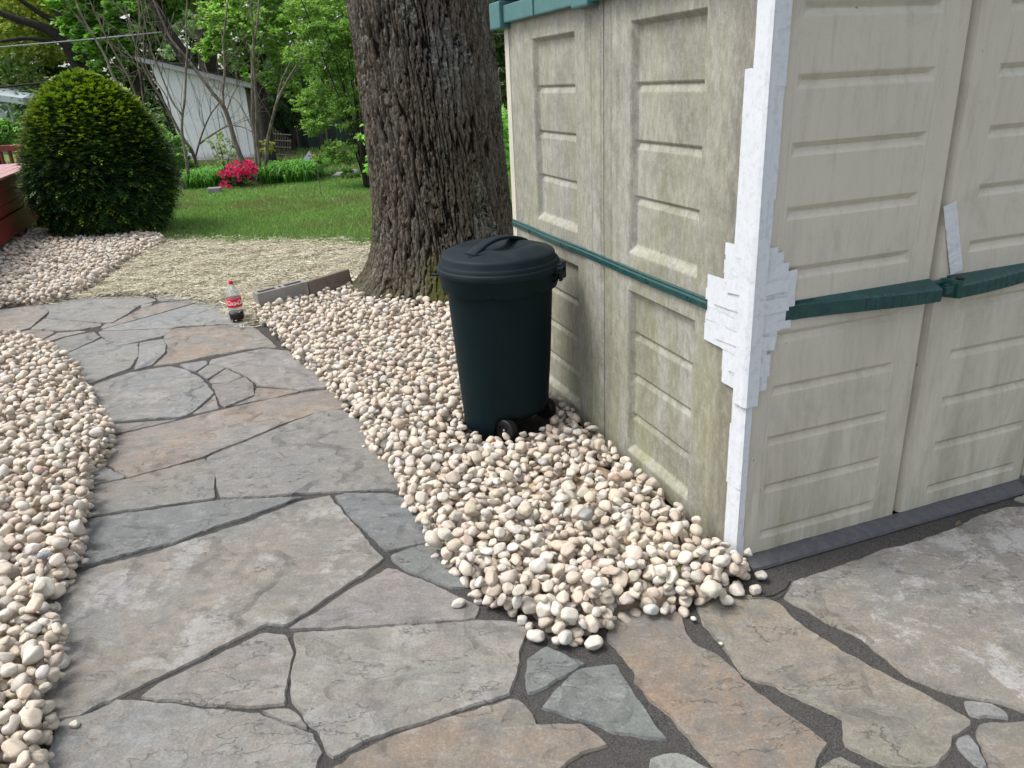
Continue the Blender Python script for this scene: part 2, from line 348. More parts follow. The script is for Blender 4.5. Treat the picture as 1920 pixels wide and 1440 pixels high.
n = N('ramp_plastic'); f = n.noise(n.obj, 25, 6, .75); n.principled(n.mix(n.ramp(f, [(.4, 0.0), (.75, .5)]), (0.065, 0.07, 0.08), (0.17, 0.16, 0.14)), .6, n.bump(f, .3, .003), .35); M['rampp'] = n.m
def m_bin(name, b0, b1, r=.42):
    n = N(name); f = n.noise(n.obj, 9, 6, .7, .4); g = n.noise(n.obj, 300, 2); c = n.mix(n.ramp(f, [(.4, 0.0), (.8, .7)]), b0, b1)
    n.principled(c, n.math('ADD', n.math('MULTIPLY', f, .35), r-.12), n.bump(g, .15, .0005, n.bump(n.noise(n.obj, 6, 2), .25, .006)), .16); return n.m
M['bin'] = m_bin('bin_body', (0.0006, 0.0085, 0.0110), (0.003, 0.014, 0.0175), .48); M['lid'] = m_bin('bin_lid', (0.006, 0.013, 0.0175), (0.018, 0.027, 0.033), .55)
M['black'] = simple('black_rubber', (0.008, 0.008, 0.009), .55, .2, .001)
M['bolt'] = simple('steel', (0.35, 0.35, 0.35), .35, .1, .0005, 30, .5, 1.0)
M['deck'] = simple('red_deck_stain', (0.165, 0.022, 0.018), .55, .35, .003, 8); M['decktop'] = simple('lit_red_boards', (0.40, 0.22, 0.22), .6, .25, .003, 10)  # deck top paler than its front: the light on it is put into the colour
def m_conc(name, a, b):
    n = N(name); f = n.noise(n.pos, 90, 5, .8); g = n.noise(n.pos, 12, 4); c = n.mix(f, a, b); c = n.mix(n.ramp(g, [(.5, 0.0), (.75, .5)]), c, tuple(x*.55 for x in a))
    n.principled(c, .95, n.bump(f, .8, .004), .15); return n.m
M['conc'] = m_conc('concrete', (0.19, 0.185, 0.175), (0.36, 0.35, 0.33)); M['concb'] = m_conc('old_paver', (0.13, 0.105, 0.085), (0.25, 0.21, 0.18))
def m_oldwood():
    n = N('whitewashed_boards'); uv = n.new('ShaderNodeUVMap'); uv.uv_map = 'UVMap'; u = uv.outputs[0]
    m = n.new('ShaderNodeMapping'); n.link(u, m.inputs[0]); m.inputs['Scale'].default_value = (14, 1.2, 1); m2 = n.new('ShaderNodeMapping'); n.link(u, m2.inputs[0]); m2.inputs['Scale'].default_value = (90, 4, 1)
    a = n.noise(m.outputs[0], 1.0, 5, .6); b = n.noise(m2.outputs[0], 1.0, 4, .7); g = n.noise(u, 6, 5, .7)
    c = n.mix(n.ramp(b, [(.3, .35), (.6, 0.0)]), (0.80, 0.81, 0.85), (0.46, 0.46, 0.49)); c = n.mix(n.ramp(a, [(.60, 0.0), (.68, .75)]), c, (0.30, 0.26, 0.24)); c = n.mix(n.ramp(g, [(.5, 0.0), (.8, .5)]), c, (0.45, 0.44, 0.45))
    v = n.sep(u); c = n.mix(n.ramp(n.math('ADD', v[1], n.math('MULTIPLY', n.math('SUBTRACT', g, .5), .25)), [(.02, .8), (.12, 0.0)]), c, (0.16, 0.13, 0.11))
    n.principled(c, .85, n.bump(b, .4, .005), .2); return n.m
M['oldwood'] = m_oldwood(); M['fascia'] = simple('grey_fascia', (0.42, 0.42, 0.45), .8, .2, .004, 6); M['shingle'] = simple('dark_roofing', (0.03, 0.03, 0.032), .9, .4, .01, 12)
M['fence'] = simple('dark_green_screen', (0.035, 0.055, 0.05), .8, .3, .004, 4); M['trellis'] = simple('grey_brown_lath', (0.13, 0.11, 0.09), .85, .3, .004, 10)
M['housewall'] = simple('grey_siding', (0.22, 0.27, 0.31), .7, .1, .003, 6); M['housetrim'] = simple('white_trim', (0.42, 0.47, 0.52), .6, .05, .002, 6)
M['wire'] = simple('black_cable', (0.012, 0.012, 0.014), .6, .1, .001); M['wirew'] = simple('pale_cable', (0.42, 0.44, 0.46), .5, .1, .001)
M['petal'] = foliage_mat('petal', .35, .6, .2)

# ================================================================== GROUND (structure)
def sheet(name, poly, z, mat, sub=0.0):
    from mathutils.geometry import tessellate_polygon
    poly = [Vector((x, y, z)) for x, y in poly]
    tris = tessellate_polygon([poly]); V = np.array([v[:] for v in poly])
    fa = []
    for t in tris:
        a, b, c = (V[i] for i in t); nz = np.cross(b-a, c-a)[2]
        fa.append(t if nz > 0 else t[::-1])
    return tag(mesh_np(name, V, np.array(fa), mat), kind='structure')
sheet('ground', [(-120, -30), (120, -30), (120, 160), (-120, 160)], -.045, M['ground'])
sheet('path_mortar', [(-9, -3), (6, -3), (6, 7.3), (-9, 7.3)], -.0095, M['mortar'])
straw_px = [(30, 600), (110, 566), (150, 553), (180, 540), (240, 495), (280, 478), (310, 456), (420, 460), (560, 458), (690, 466), (740, 500), (700, 545), (665, 537), (580, 560), (492, 592), (474, 606), (450, 590), (436, 573), (380, 561), (300, 551), (200, 553), (120, 562)]
straw_poly = GP(straw_px[1:])
sheet('straw_ground', straw_poly, -.004, M['strawbase'])
lawn_poly = [(-14, 6.9), (-4.6, 7.0), (-3.0, 7.3), (-.7, 6.55), (.3, 4.35), (1.2, 4.6), (6, 5), (12, 60), (-40, 60), (-30, 10)]
sheet('lawn', lawn_poly, -.009, M['lawn'])

# ------------------------------------------------------------------ flagstones
T = dict(g=(.270, .257, .240), b=(.243, .248, .248), w=(.290, .262, .235), d=(.180, .195, .194), t=(.262, .240, .198), l=(.300, .298, .286))
STONES = [
 ([(-160, 655), (-160, 590), (0, 581.6), (71, 570.5), (88, 577), (90, 585), (56, 614.6), (0, 630)], 'w', .5, .3),
 ([(78, 570.5), (146, 558), (271, 554.5), (295, 562.5), (259, 573.6), (240, 587), (210, 604), (191, 604), (87, 595.5), (92, 585), (88.5, 578)], 'l', .15, .4),
 ([(292, 556.5), (319, 553), (351, 556.6), (354, 561), (304, 564)], 'b', 0, .5),
 ([(264, 572), (286, 567.5), (283, 573), (266, 577)], 'l', 0, .5),
 ([(212, 605), (266, 578), (304, 567), (363, 562), (373, 565), (194, 616), (188, 613), (200, 606)], 'w', .2, .3),
 ([(377, 566), (417, 569), (434, 573), (450, 585), (460, 596), (472, 606), (344, 610), (323, 614.6), (188, 620), (194, 617), (285, 592)], 'l', .1, .35),
 ([(83, 598), (189, 607), (189, 611), (149, 618), (111, 619), (56, 618)], 'g', .1, .3),
 ([(-160, 668), (-160, 660), (0, 631), (52, 619), (97, 621), (101, 624), (69, 642), (0, 644), (-80, 664)], 'w', .3, .2),
 ([(71, 643), (108, 624), (149, 620), (163, 621), (121, 631), (83, 643)], 'g', .2, .2),
 ([(60, 652), (87, 646), (121, 633), (174, 621.5), (189, 631), (125, 661), (90, 668), (60, 668)], 'g', .1, .3),
 ([(185, 621.5), (325, 616), (318, 623), (305.5, 630), (222, 648), (215, 647), (191, 628)], 'g', .1, .3),
 ([(105, 670), (127, 661.5), (191, 634), (219, 649), (260, 642), (259, 667), (243, 689), (170, 717), (140, 715)], 'l', .1, .3),
 ([(263, 642), (305.5, 636), (311, 647.6), (309, 660), (285, 684), (249, 694), (260, 672)], 'b', .1, .5),
 ([(328, 615), (380, 611), (462, 608), (480, 615), (520, 650), (490, 650), (410, 663), (333, 679), (288, 686), (314, 661.5), (314, 647.6), (307, 637), (309, 628)], 'l', .9, .4),
 ([(160, 735), (177, 721), (243, 698), (319, 686), (351, 694), (380, 712), (401, 736), (392, 746.5), (351, 778), (330, 783), (278, 783), (200, 792), (170, 760)], 'b', .25, .6),
 ([(392, 683), (422, 690), (406, 700), (389, 710), (372, 698)], 'g', .1, .2),
 ([(338, 683), (385, 676), (390, 681), (370, 696), (350, 690)], 'b', 0, .4),
 ([(424, 691), (455, 705), (429, 717), (399, 718), (391, 712), (408, 701)], 'g', 0, .3),
 ([(399, 720.5), (431, 718.5), (458, 706), (474, 720.5), (477, 741), (422, 762), (415, 755)], 'g', .2, .2),
 ([(396, 674), (493, 653), (541.7, 658), (600, 690), (625, 724), (566, 731), (521, 724), (481, 722), (479, 717), (459, 702), (430.5, 690), (392, 680.5)], 'g', .25, .5),
 ([(481, 727), (521, 728), (562.5, 733), (514, 746), (436, 760), (477, 743)], 'w', .8, .1),
 ([(403, 740), (411, 765), (359, 777), (392, 752)], 'w', .3, .2),
 ([(190, 798), (227, 794), (333, 786), (278, 799), (236, 809), (190, 815)], 'g', .3, .2),
 ([(180, 835), (229, 814), (337, 787.5), (430.5, 764), (573, 735), (622, 729), (650, 764), (590, 774), (521, 798), (455, 825), (382, 855), (239.6, 895), (208, 874), (190, 866)], 'w', .8, .3),
 ([(387, 858), (455, 830), (521, 803), (600, 772), (640, 768), (700, 800), (745, 870), (770, 917), (738, 917), (560, 924), (480, 930), (416, 932), (405, 895)], 'g', .1, .3),
 ([(170, 915), (189, 907), (243, 897), (384, 859), (399, 878.5), (404.5, 932), (312.5, 946), (222, 958), (181, 965), (165, 968)], 'g', .35, .2),
 ([(150, 880), (193, 873), (229, 892), (232, 896), (184, 906), (150, 915)], 'b', .1, .2),
 ([(160, 975), (182, 970), (416, 936), (570, 931), (545, 938), (525, 946), (465, 966), (405, 985), (326, 1017), (262.5, 1030), (172.5, 1057), (140, 1062), (140, 1000)], 'd', .05, .3),
 ([(140, 1078), (180, 1063), (300, 1033), (330, 1022), (469, 977), (562, 939), (617, 928), (637, 952), (698, 1026), (720, 1046), (637, 1103), (540, 1168), (502, 1168), (450, 1194), (367, 1236), (300, 1267), (225, 1307), (180, 1320), (150, 1340), (80, 1350), (40, 1300), (60, 1200), (90, 1120)], 'g', .35, .75),
 ([(627, 928), (649, 923), (739, 926), (790, 945), (830, 1000), (800, 1018), (729, 1032), (712.5, 1018), (660, 971)], 'd', .05, .35),
 ([(733, 1041), (790, 1022), (850, 1030), (880, 1065), (870, 1100), (850, 1100), (814, 1090), (752, 1060)], 'd', .05, .25),
 ([(729, 1062), (814, 1096), (900, 1137), (892, 1159), (700, 1170), (543, 1177), (600, 1140), (660, 1101)], 'g', .15, .3),
 ([(555, 1185), (700, 1176), (850, 1166), (930, 1163), (980, 1168), (984, 1178), (968, 1250), (958, 1299), (880, 1319), (800, 1349), (690, 1385), (622, 1422), (608, 1400), (585, 1361), (549, 1316), (547, 1262), (556, 1230)], 'g', .3, .6),
 ([(491, 1187), (537, 1188), (549, 1230), (538, 1279), (534, 1322), (442.5, 1324), (375, 1322), (319, 1314), (262, 1306), (300, 1284), (375, 1245), (450, 1209)], 'g', .3, .55),
 ([(490, 1334), (543, 1329), (560, 1343), (574, 1366), (525, 1349)], 'g', .1, .2),
 ([(110, 1352), (180, 1331), (221, 1311), (262.5, 1313), (319, 1321), (397.5, 1332), (484, 1338), (525, 1357), (581, 1378), (604, 1413), (592, 1426), (588, 1520), (60, 1560), (90, 1420)], 'b', .45, .5),
 ([(640, 1430), (656, 1417), (712.5, 1392), (787.5, 1361), (862.5, 1338), (952.5, 1310), (973, 1310), (992, 1331), (1005, 1359), (1091, 1356), (1142, 1394), (1106, 1405), (1080, 1417), (1042, 1442), (1000, 1520), (600, 1540), (616, 1445)], 't', .7, .3),
 ([(986.5, 1238), (1024, 1213), (1050, 1224), (1100, 1243), (1050, 1274), (993, 1299)], 'd', .0, .3),
 ([(1016, 1323), (1087.5, 1254), (1102.5, 1250), (1155, 1242), (1200, 1312.5), (1250, 1383), (1185, 1373), (1155, 1368), (1087.5, 1344)], 'd', .0, .45),
 ([(1218, 1419), (1273, 1411), (1302, 1422), (1330, 1441), (1360, 1540), (1230, 1560)], 'l', .0, .4),
 ([(1136, 1196), (1150, 1150), (1220, 1130), (1276, 1150), (1289, 1189), (1310, 1211), (1344, 1226), (1377, 1256), (1392, 1275), (1422, 1298), (1464, 1325), (1504, 1351), (1552, 1391), (1530, 1424), (1525, 1441), (1500, 1540), (1410, 1540), (1351, 1441), (1297, 1388), (1243, 1325), (1221, 1310), (1208, 1290), (1188, 1272), (1194, 1260), (1163, 1220)], 't', 1.0, .15),
 ([(1300, 1120), (1344, 1110), (1430, 1118), (1462, 1133), (1482, 1156), (1519, 1182), (1579, 1220), (1631, 1246), (1706, 1287), (1755, 1313), (1822, 1348), (1815, 1361), (1785, 1376), (1781, 1406), (1755, 1436), (1704, 1439), (1640, 1424), (1584, 1394), (1583, 1369), (1581, 1346), (1521, 1315), (1453, 1281), (1397, 1268), (1382, 1248), (1367, 1222), (1345, 1195), (1322, 1170)], 't', .5, .35),
 ([(1469, 1121), (1484, 1092), (1558, 1067), (1651, 1033), (1708, 1018), (1775, 996), (1802, 985), (1840, 966), (1888, 952), (1935, 950), (2100, 985), (2220, 1060), (2150, 1370), (2050, 1362), (1920, 1331), (1891, 1318), (1813, 1303), (1757, 1288), (1705, 1266), (1664, 1232), (1619, 1194), (1559, 1168), (1514, 1142)], 'g', .35, 1.0),
 ([(1811, 1312), (1858, 1317), (1889, 1335), (1893, 1345), (1865, 1341), (1817, 1337)], 'l', 0, .3),
 ([(1836, 1355), (1920, 1354), (2060, 1385), (2080, 1520), (1880, 1520), (1853, 1420), (1840, 1385)], 't', .6, .4),
 ([(1799, 1380), (1819, 1375), (1841, 1410), (1851, 1434), (1830, 1430), (1795, 1400)], 'b', .2, .4),
 ([(1536, 1437), (1576, 1416), (1609, 1433), (1650, 1530), (1520, 1540)], 't', .5, .2),
 ([(1650, 1442), (1762, 1450), (1775, 1530), (1680, 1540)], 'b', .2, .4),
 ([(1900, 935), (1960, 915), (2060, 930), (2050, 960), (1940, 943)], 'g', .1, .5),
]
def stone_rings(P, top, amp=1.0):
    """P world polygon -> subdivided outline, roughened"""
    out = []
    n = len(P)
    for i in range(n):
        a, b = P[i], P[(i+1) % n]; k = max(2, int(np.hypot(*(b-a))/.018))
        for t in range(k): out.append(a+(b-a)*t/k)
    O = np.array(out)
    if np.sum(O[:, 0]*np.roll(O[:, 1], -1)-np.roll(O[:, 0], -1)*O[:, 1]) < 0: O = O[::-1]
    O = (np.roll(O, 1, 0)+6*O+np.roll(O, -1, 0))/8
    dx = .010*fbm(O[:, 0]*7, O[:, 1]*7, seed=3)+.0065*fbm(O[:, 0]*45, O[:, 1]*45, seed=4)
    dy = .010*fbm(O[:, 0]*7, O[:, 1]*7, seed=5)+.0065*fbm(O[:, 0]*45, O[:, 1]*45, seed=6)
    O = O+amp*np.stack([dx, dy], 1)
    Tn = np.roll(O, -2, 0)-np.roll(O, 2, 0); Tn /= np.linalg.norm(Tn, axis=1)[:, None]+1e-9
    Nn = np.stack([-Tn[:, 1], Tn[:, 0]], 1)      # inward for CCW
    ch = .5+.5*fbm(O[:, 0]*25, O[:, 1]*25, seed=9)
    O = O-Nn*.0040
    r0 = np.c_[O-Nn*.001, np.full(len(O), -.03)]; r1 = np.c_[O, np.full(len(O), top-.006)-ch*.003]; r2 = np.c_[O+Nn*(.002+.004*ch)[:, None], np.full(len(O), top)]
    return r0, r1, r2
from mathutils.geometry import tessellate_polygon
SV, SF4, SF3, SC, SA = [], [], [], [], []; sn = 0
WST = [GP(s[0]) for s in STONES]
extra = []
nx, ny = 12, 11; lat = {}
for i in range(nx):
    for j in range(ny):
        lat[i, j] = np.array([-2.6+i*.62+rng.uniform(-.17, .17), -1.9+j*.5+rng.uniform(-.14, .14)])
for i in range(nx-1):
    for j in range(ny-1):
        q = np.array([lat[i, j], lat[i+1, j], lat[i+1, j+1], lat[i, j+1]]); c = q.mean(0); q = c+(q-c)*.94
        tp = np.vstack([q, (q+np.roll(q, -1, 0))/2, (q+np.roll(q, -1, 0)*3)/4, c[None]])
        bad = any(inpoly(tp[:, 0], tp[:, 1], w).any() or inpoly(w[:, 0], w[:, 1], q).any() for w in WST)
        cx_, cy_ = tp[:, 0], tp[:, 1]
        loc = (tp-np.array([.74, 2.22])); lx = loc@RD[:2]; ly = loc@LD[:2]
        if ((lx > -.1) & (lx < 1.6) & (ly > -.12)).any(): bad = True
        d = np.array([[*p, 0] for p in tp])-CAMP; z = d@fw
        inside = (z > .1) & (np.abs(F*(d@rt)/np.maximum(z, .1)) < 970) & (np.abs(F*(d@upv)/np.maximum(z, .1)) < 730)
        if bad or inside.any(): continue
        extra.append((q, random.choice('gbtwl'), random.uniform(0, .7), .4))
for P, ti, ru, pa in [(w, *s[1:]) for w, s in zip(WST, STONES)]+extra:
    top = float(rng.uniform(-.002, .002)); r0, r1, r2 = stone_rings(P, top); m = len(r0)
    tri = np.array(tessellate_polygon([[Vector(v) for v in r2]]))
    a = r2[tri]; nz = np.cross(a[:, 1]-a[:, 0], a[:, 2]-a[:, 0])[:, 2]; tri[nz < 0] = tri[nz < 0][:, ::-1]
    SV += [r0, r1, r2]; k = np.arange(m); k2 = (k+1) % m
    for o_ in (0, m): SF4.append(np.stack([k+o_, k2+o_, k2+o_+m, k+o_+m], 1)+sn)
    SF3.append(tri+2*m+sn); t = np.array(T[ti])*rng.uniform(.78, .97)*rng.uniform(.97, 1.03, 3)
    SC.append(np.tile(t, (3*m, 1))); SA.append(np.tile([ru, pa, 0], (3*m, 1))); sn += 3*m
fo = mesh_np('flagstone_path', np.concatenate(SV), [np.concatenate(SF4), np.concatenate(SF3)], M['flag'], None, False, np.concatenate(SC))
a = fo.data.attributes.new('aux', 'FLOAT_COLOR', 'POINT'); c4 = np.ones((sn, 4), np.float32); c4[:, :3] = np.concatenate(SA); a.data.foreach_set('color', c4.ravel())
tag(fo, kind='structure')

# ------------------------------------------------------------------ pebbles
def ico(sub):
    bm = bmesh.new(); bmesh.ops.create_icosphere(bm, subdivisions=sub, radius=1); V = np.array([v.co[:] for v in bm.verts]); Fc = np.array([[v.index for v in f.verts] for f in bm.faces]); bm.free(); return V, Fc
def pebble_shapes(sub, k):
    V0, Fc = ico(sub); out = []
    for i in range(k):
        V = V0.copy(); sd = 100+i*7
        d = 1+.24*fbm(V[:, 0]*1.2+i*3, V[:, 1]*1.2, V[:, 2]*1.2, sd, 3)
        V = V*d[:, None]
        for j in range(rng.integers(5, 11)):      # worn-down facets
            nrm = rng.standard_normal(3); nrm /= np.linalg.norm(nrm); lim = rng.uniform(.55, .88); e = V@nrm-lim
            V = V-np.where(e > 0, e*.90, 0)[:, None]*nrm
        out.append(V)
    return out, Fc
SH3, FC3 = pebble_shapes(3, 14); SH2, FC2 = pebble_shapes(2, 14)
PAL = np.array([(.70, .61, .49), (.69, .58, .47), (.75, .68, .58), (.64, .55, .43), (.69, .63, .54), (.73, .70, .64), (.60, .57, .51), (.66, .50, .40), (.58, .47, .35), (.77, .74, .69), (.47, .46, .43), (.58, .38, .26), (.30, .30, .30)])
PW = np.array([.17, .13, .16, .11, .11, .09, .08, .035, .035, .06, .015, .006, .004]); PW = PW/PW.sum()
def peb_colors(n):
    c = (PAL[rng.choice(len(PAL), n, p=PW)]*.72+np.array([.70, .615, .51])*.28)*rng.uniform(.66, .86, (n, 1)); return np.clip(c+rng.normal(0, .006, (n, 3)), 0, .85)
def rotmat(nrm, yaw):
    nrm = nrm/np.linalg.norm(nrm, axis=1)[:, None]; x = np.stack([np.cos(yaw), np.sin(yaw), np.zeros_like(yaw)], 1)
    x = x-nrm*np.sum(x*nrm, 1)[:, None]; x /= np.linalg.norm(x, axis=1)[:, None]; y = np.cross(nrm, x)
    return np.stack([x, y, nrm], 2)
def pebble_mesh(name, pos, dims, R, cols, lod):
    Vs, Fs, Cs = [], [], []; off = 0
    for l, (SH, FC) in enumerate(((SH2, FC2), (SH3, FC3))):
        which = rng.integers(0, len(SH), len(pos))
        for s_ in range(len(SH)):
            idx = np.where((which == s_) & (lod == l))[0]
            if not len(idx): continue
            B = SH[s_]; nb = len(B)
            V = np.einsum('nij,nkj->nki', R[idx], B[None]*dims[idx][:, None])+pos[idx][:, None]
            Vs.append(V.reshape(-1, 3)); Fs.append((FC[None]+(off+np.arange(len(idx))*nb)[:, None, None]).reshape(-1, 3)); Cs.append(np.repeat(cols[idx], nb, 0)); off += len(idx)*nb
    return mesh_np(name, np.concatenate(Vs), np.concatenate(Fs), M['pebble'], None, True, np.concatenate(Cs))
def pile(name, poly, layers, res, base_fn, excl_fn=None, dens_fn=None, size=1.0, near=3.2, edge=.02, seed=1):
    r = np.random.default_rng(seed); poly = np.asarray(poly)
    x0, y0 = poly.min(0)-.1; x1, y1 = poly.max(0)+.1
    gx = np.arange(x0, x1, res); gy = np.arange(y0, y1, res); X, Y = np.meshgrid(gx, gy, indexing='ij')
    ins = inpoly(X, Y, poly); dist = polydist(X, Y, poly)*np.where(ins, 1, -1)
    hm = base_fn(X, Y, dist)
    ok = dist > edge
    if excl_fn is not None: ok &= ~excl_fn(X, Y)
    cells = np.argwhere(ok); area = len(cells)*res*res
    n = int(layers*area/(math.pi*.0237*.0185*size*size)); P, D, Yw, Nr = [], [], [], []
    A = np.clip(r.lognormal(math.log(.0232), .21, n), .013, .037)*size; Bq = A*r.uniform(.64, .92, n); Cq = A*r.uniform(.45, .75, n)
    order = np.arange(n); half = n//3; yaw = r.uniform(0, math.pi, n)
    K = 5
    dens = np.ones(len(cells)) if dens_fn is None else dens_fn(x0+cells[:, 0]*res, y0+cells[:, 1]*res)
    dens = dens*(.40+.60*sstep(dist[cells[:, 0], cells[:, 1]]/.14))
    pr = dens/dens.sum(); picks = r.choice(len(cells), n*K, p=pr).reshape(n, K)
    for i in range(n):
        a, b, c = A[i], Bq[i], Cq[i]; w = int(math.ceil(a/res)); best = None
        k = np.arange(-w, w+1)*res; cy, sy = math.cos(yaw[i]), math.sin(yaw[i]); u = (k[:, None]*cy+k[None]*sy)/a; v = (-k[:, None]*sy+k[None]*cy)/b
        q = 1-u*u-v*v; msk = q > .12; prof = c*np.sqrt(np.maximum(q, 0))
        for t in range(K):
            ci, cj = cells[picks[i, t]]
            if ci < w or cj < w or ci+w+1 > hm.shape[0] or cj+w+1 > hm.shape[1]: continue
            sub = hm[ci-w:ci+w+1, cj-w:cj+w+1]; zc = np.max(np.where(msk, sub+prof, -9))-.28*c
            if best is None or zc < best[0]: best = (zc, ci, cj)
        if best is None: continue
        zc, ci, cj = best; sub = hm[ci-w:ci+w+1, cj-w:cj+w+1]
        gxm = (sub[-1].mean()-sub[0].mean())/(2*w*res); gym = (sub[:, -1].mean()-sub[:, 0].mean())/(2*w*res)
        nr = (-gxm*.8+r.normal(0, .38), -gym*.8+r.normal(0, .38), 1)
        np.maximum(sub, np.where(q > 0, zc+prof, -9), out=sub)
        P.append((x0+ci*res+r.uniform(-.5, .5)*res, y0+cj*res+r.uniform(-.5, .5)*res, zc)); D.append((a, b, c)); Yw.append(yaw[i]); Nr.append(nr)
    P = np.array(P); D = np.array(D); R = rotmat(np.array(Nr), np.array(Yw))
    lod = (np.hypot(P[:, 0], P[:, 1]) < near).astype(int)
    o = pebble_mesh(name, P, D, R, peb_colors(len(P)), lod); tag(o, kind='stuff')
    # the soil/sand the pebbles lie on
    return o, (gx, gy, hm)
SO = np.array([.74, 2.222])        # outer corner of the plastic shed
def sh(x, y): return SO+RD[:2]*x+LD[:2]*y
rb_px = [(470, 588), (482, 604), (508, 632), (530, 652), (562, 690), (602, 715), (632, 760), (668, 802), (688, 845), (712, 872), (738, 905), (745, 942), (782, 1002), (800, 1040), (842, 1082), (866, 1110), (900, 1147), (962, 1166), (1000, 1200), (1060, 1214), (1110, 1212), (1150, 1186), (1200, 1160), (1290, 1156), (1375, 1128), (1415, 1085)]
rb = [tuple(p) for p in GP(rb_px)]+[tuple(sh(.03, -.03)), tuple(sh(-.012, .02)), tuple(sh(-.012, 2.12)), (.02, 4.7), (.1, 5.9), (-.5, 6.3), tuple(G(662, 533)[:2]), tuple(G(580, 557)[:2]), tuple(G(492, 592)[:2])]
TREE = np.array([-.50, 6.28]); CAN = np.array([-.033, 3.41])
def wallmound(X, Y):
    lx = (X-SO[0])*RD[0]+(Y-SO[1])*RD[1]; return np.exp(-(np.abs(lx)/.30)**2)
def rb_base(X, Y, d): return -.012+(.034+.016*wallmound(X, Y))*sstep(d/.22)*(1-1.5*np.exp(-(np.hypot(X-CAN[0], Y-CAN[1]+.05)/.46)**4))+.006*fbm(X*5, Y*5, seed=2)*sstep(d/.1)
sand_c = [(G(1090, 935)[:2], .17), (G(1170, 1010)[:2], .11), (G(1000, 930)[:2], .09), (G(700, 640)[:2], .26), (G(930, 900)[:2], .08), (G(740, 620)[:2], .2), (G(1120, 900)[:2], .1)]
def sandmask(X, Y):
    s = 0
    for c, r_ in sand_c: s = s+np.exp(-((X-c[0])**2+(Y-c[1])**2)/(r_*r_)*1.6)
    return np.clip(s, 0, 1)
right_bed, hmR = pile('gravel_bed', rb, 2.0, .007, lambda X, Y, d: rb_base(X, Y, d)+.014*sandmask(X, Y),
    lambda X, Y: (np.hypot(X-TREE[0], Y-TREE[1]) < .66) | (np.hypot(X-CAN[0], Y-CAN[1]) < .232) | ((sandmask(X, Y) > .42) & (fbm(X*8, Y*8, seed=8) > .22)), lambda X, Y: (1-.8*sandmask(X, Y)*(fbm(X*7, Y*7, seed=8) > -.05))*np.where(np.hypot(X-CAN[0], Y-CAN[1]) < .40, .5, 1), seed=3)
tag(right_bed, 'cream river pebbles piled between the stone path and the plastic shed', 'gravel')
lb_px = [(-700, 655), (0, 641), (70, 644), (122, 668), (158, 702), (182, 750), (196, 775), (224, 810), (222, 848), (182, 888), (184, 930), (180, 1000), (170, 1052), (122, 1130), (118, 1180), (148, 1200), (130, 1265), (112, 1330), (124, 1372), (108, 1420), (110, 1440), (90, 1600), (-900, 1600)]
lb = GP(lb_px); lb = np.array([p for p in lb if p[0] > -9])
lb[0] = (-6.2, 5.6); lb[-1] = (-2.6, 1.2)
left_bed, hmL = pile('gravel_bed', lb, 1.95, .007, lambda X, Y, d: -.012+.034*sstep(d/.2)+.007*fbm(X*4, Y*4, seed=12)*sstep(d/.1), lambda X, Y: (X < -4.6) & (Y < 5) | (X+.0*Y < -1.0-Y*.95), seed=4)
tag(left_bed, 'cream and white river pebbles along the left side of the path', 'gravel')
fb_px = [(-260, 592), (0, 578), (60, 573), (100, 569), (148, 556), (182, 540), (212, 515), (240, 496), (300, 465), (314, 452), (290, 446), (250, 442), (170, 434), (90, 440)]
fb = [tuple(p) for p in GP(fb_px)]+[(-8.5, 11.0), (-9.5, 8)]
far_bed, hmF = pile('gravel_bed', fb, 1.6, .011, lambda X, Y, d: -.008+.03*sstep(d/.25)+.01*fbm(X*3, Y*3, seed=15), lambda X, Y: (X < -7.2), near=0, size=1.12, seed=5)
tag(far_bed, 'pale pebbles around the clipped evergreen and the red deck', 'gravel')
def bedsheet(name, poly, hfn, mat, res, lift=0.0):
    poly = np.asarray(poly); x0, y0 = poly.min(0); x1, y1 = poly.max(0)
    gx = np.arange(x0, x1+res, res); gy = np.arange(y0, y1+res, res); X, Y = np.meshgrid(gx, gy, indexing='ij')
    ins = inpoly(X, Y, poly); d = polydist(X, Y, poly)*np.where(ins, 1, -1); Z = hfn(X, Y, d)+lift-.05*(1-sstep((d-.015)/.07))
    Fq = grid_faces(len(gx), len(gy)); keep = (ins.ravel()[Fq].sum(1) >= 3); Fq = Fq[keep]
    used = np.unique(Fq); mp = np.full(X.size, -1); mp[used] = np.arange(len(used))
    return tag(mesh_np(name, np.stack([X, Y, Z], -1).reshape(-1, 3)[used], mp[Fq], mat, None, True), kind='structure')
bedsheet('bed_soil', rb, lambda X, Y, d: rb_base(X, Y, d)+sandmask(X, Y)*(.034+.020*fbm(X*10, Y*10, seed=31)), M['sand'], .02)
bedsheet('bed_soil', lb, lambda X, Y, d: -.012+.034*sstep(d/.2)+.007*fbm(X*4, Y*4, seed=12)*sstep(d/.1), M['sand'], .03)
bedsheet('bed_soil', fb, lambda X, Y, d: -.003+.03*sstep(d/.25), M['sand'], .06)
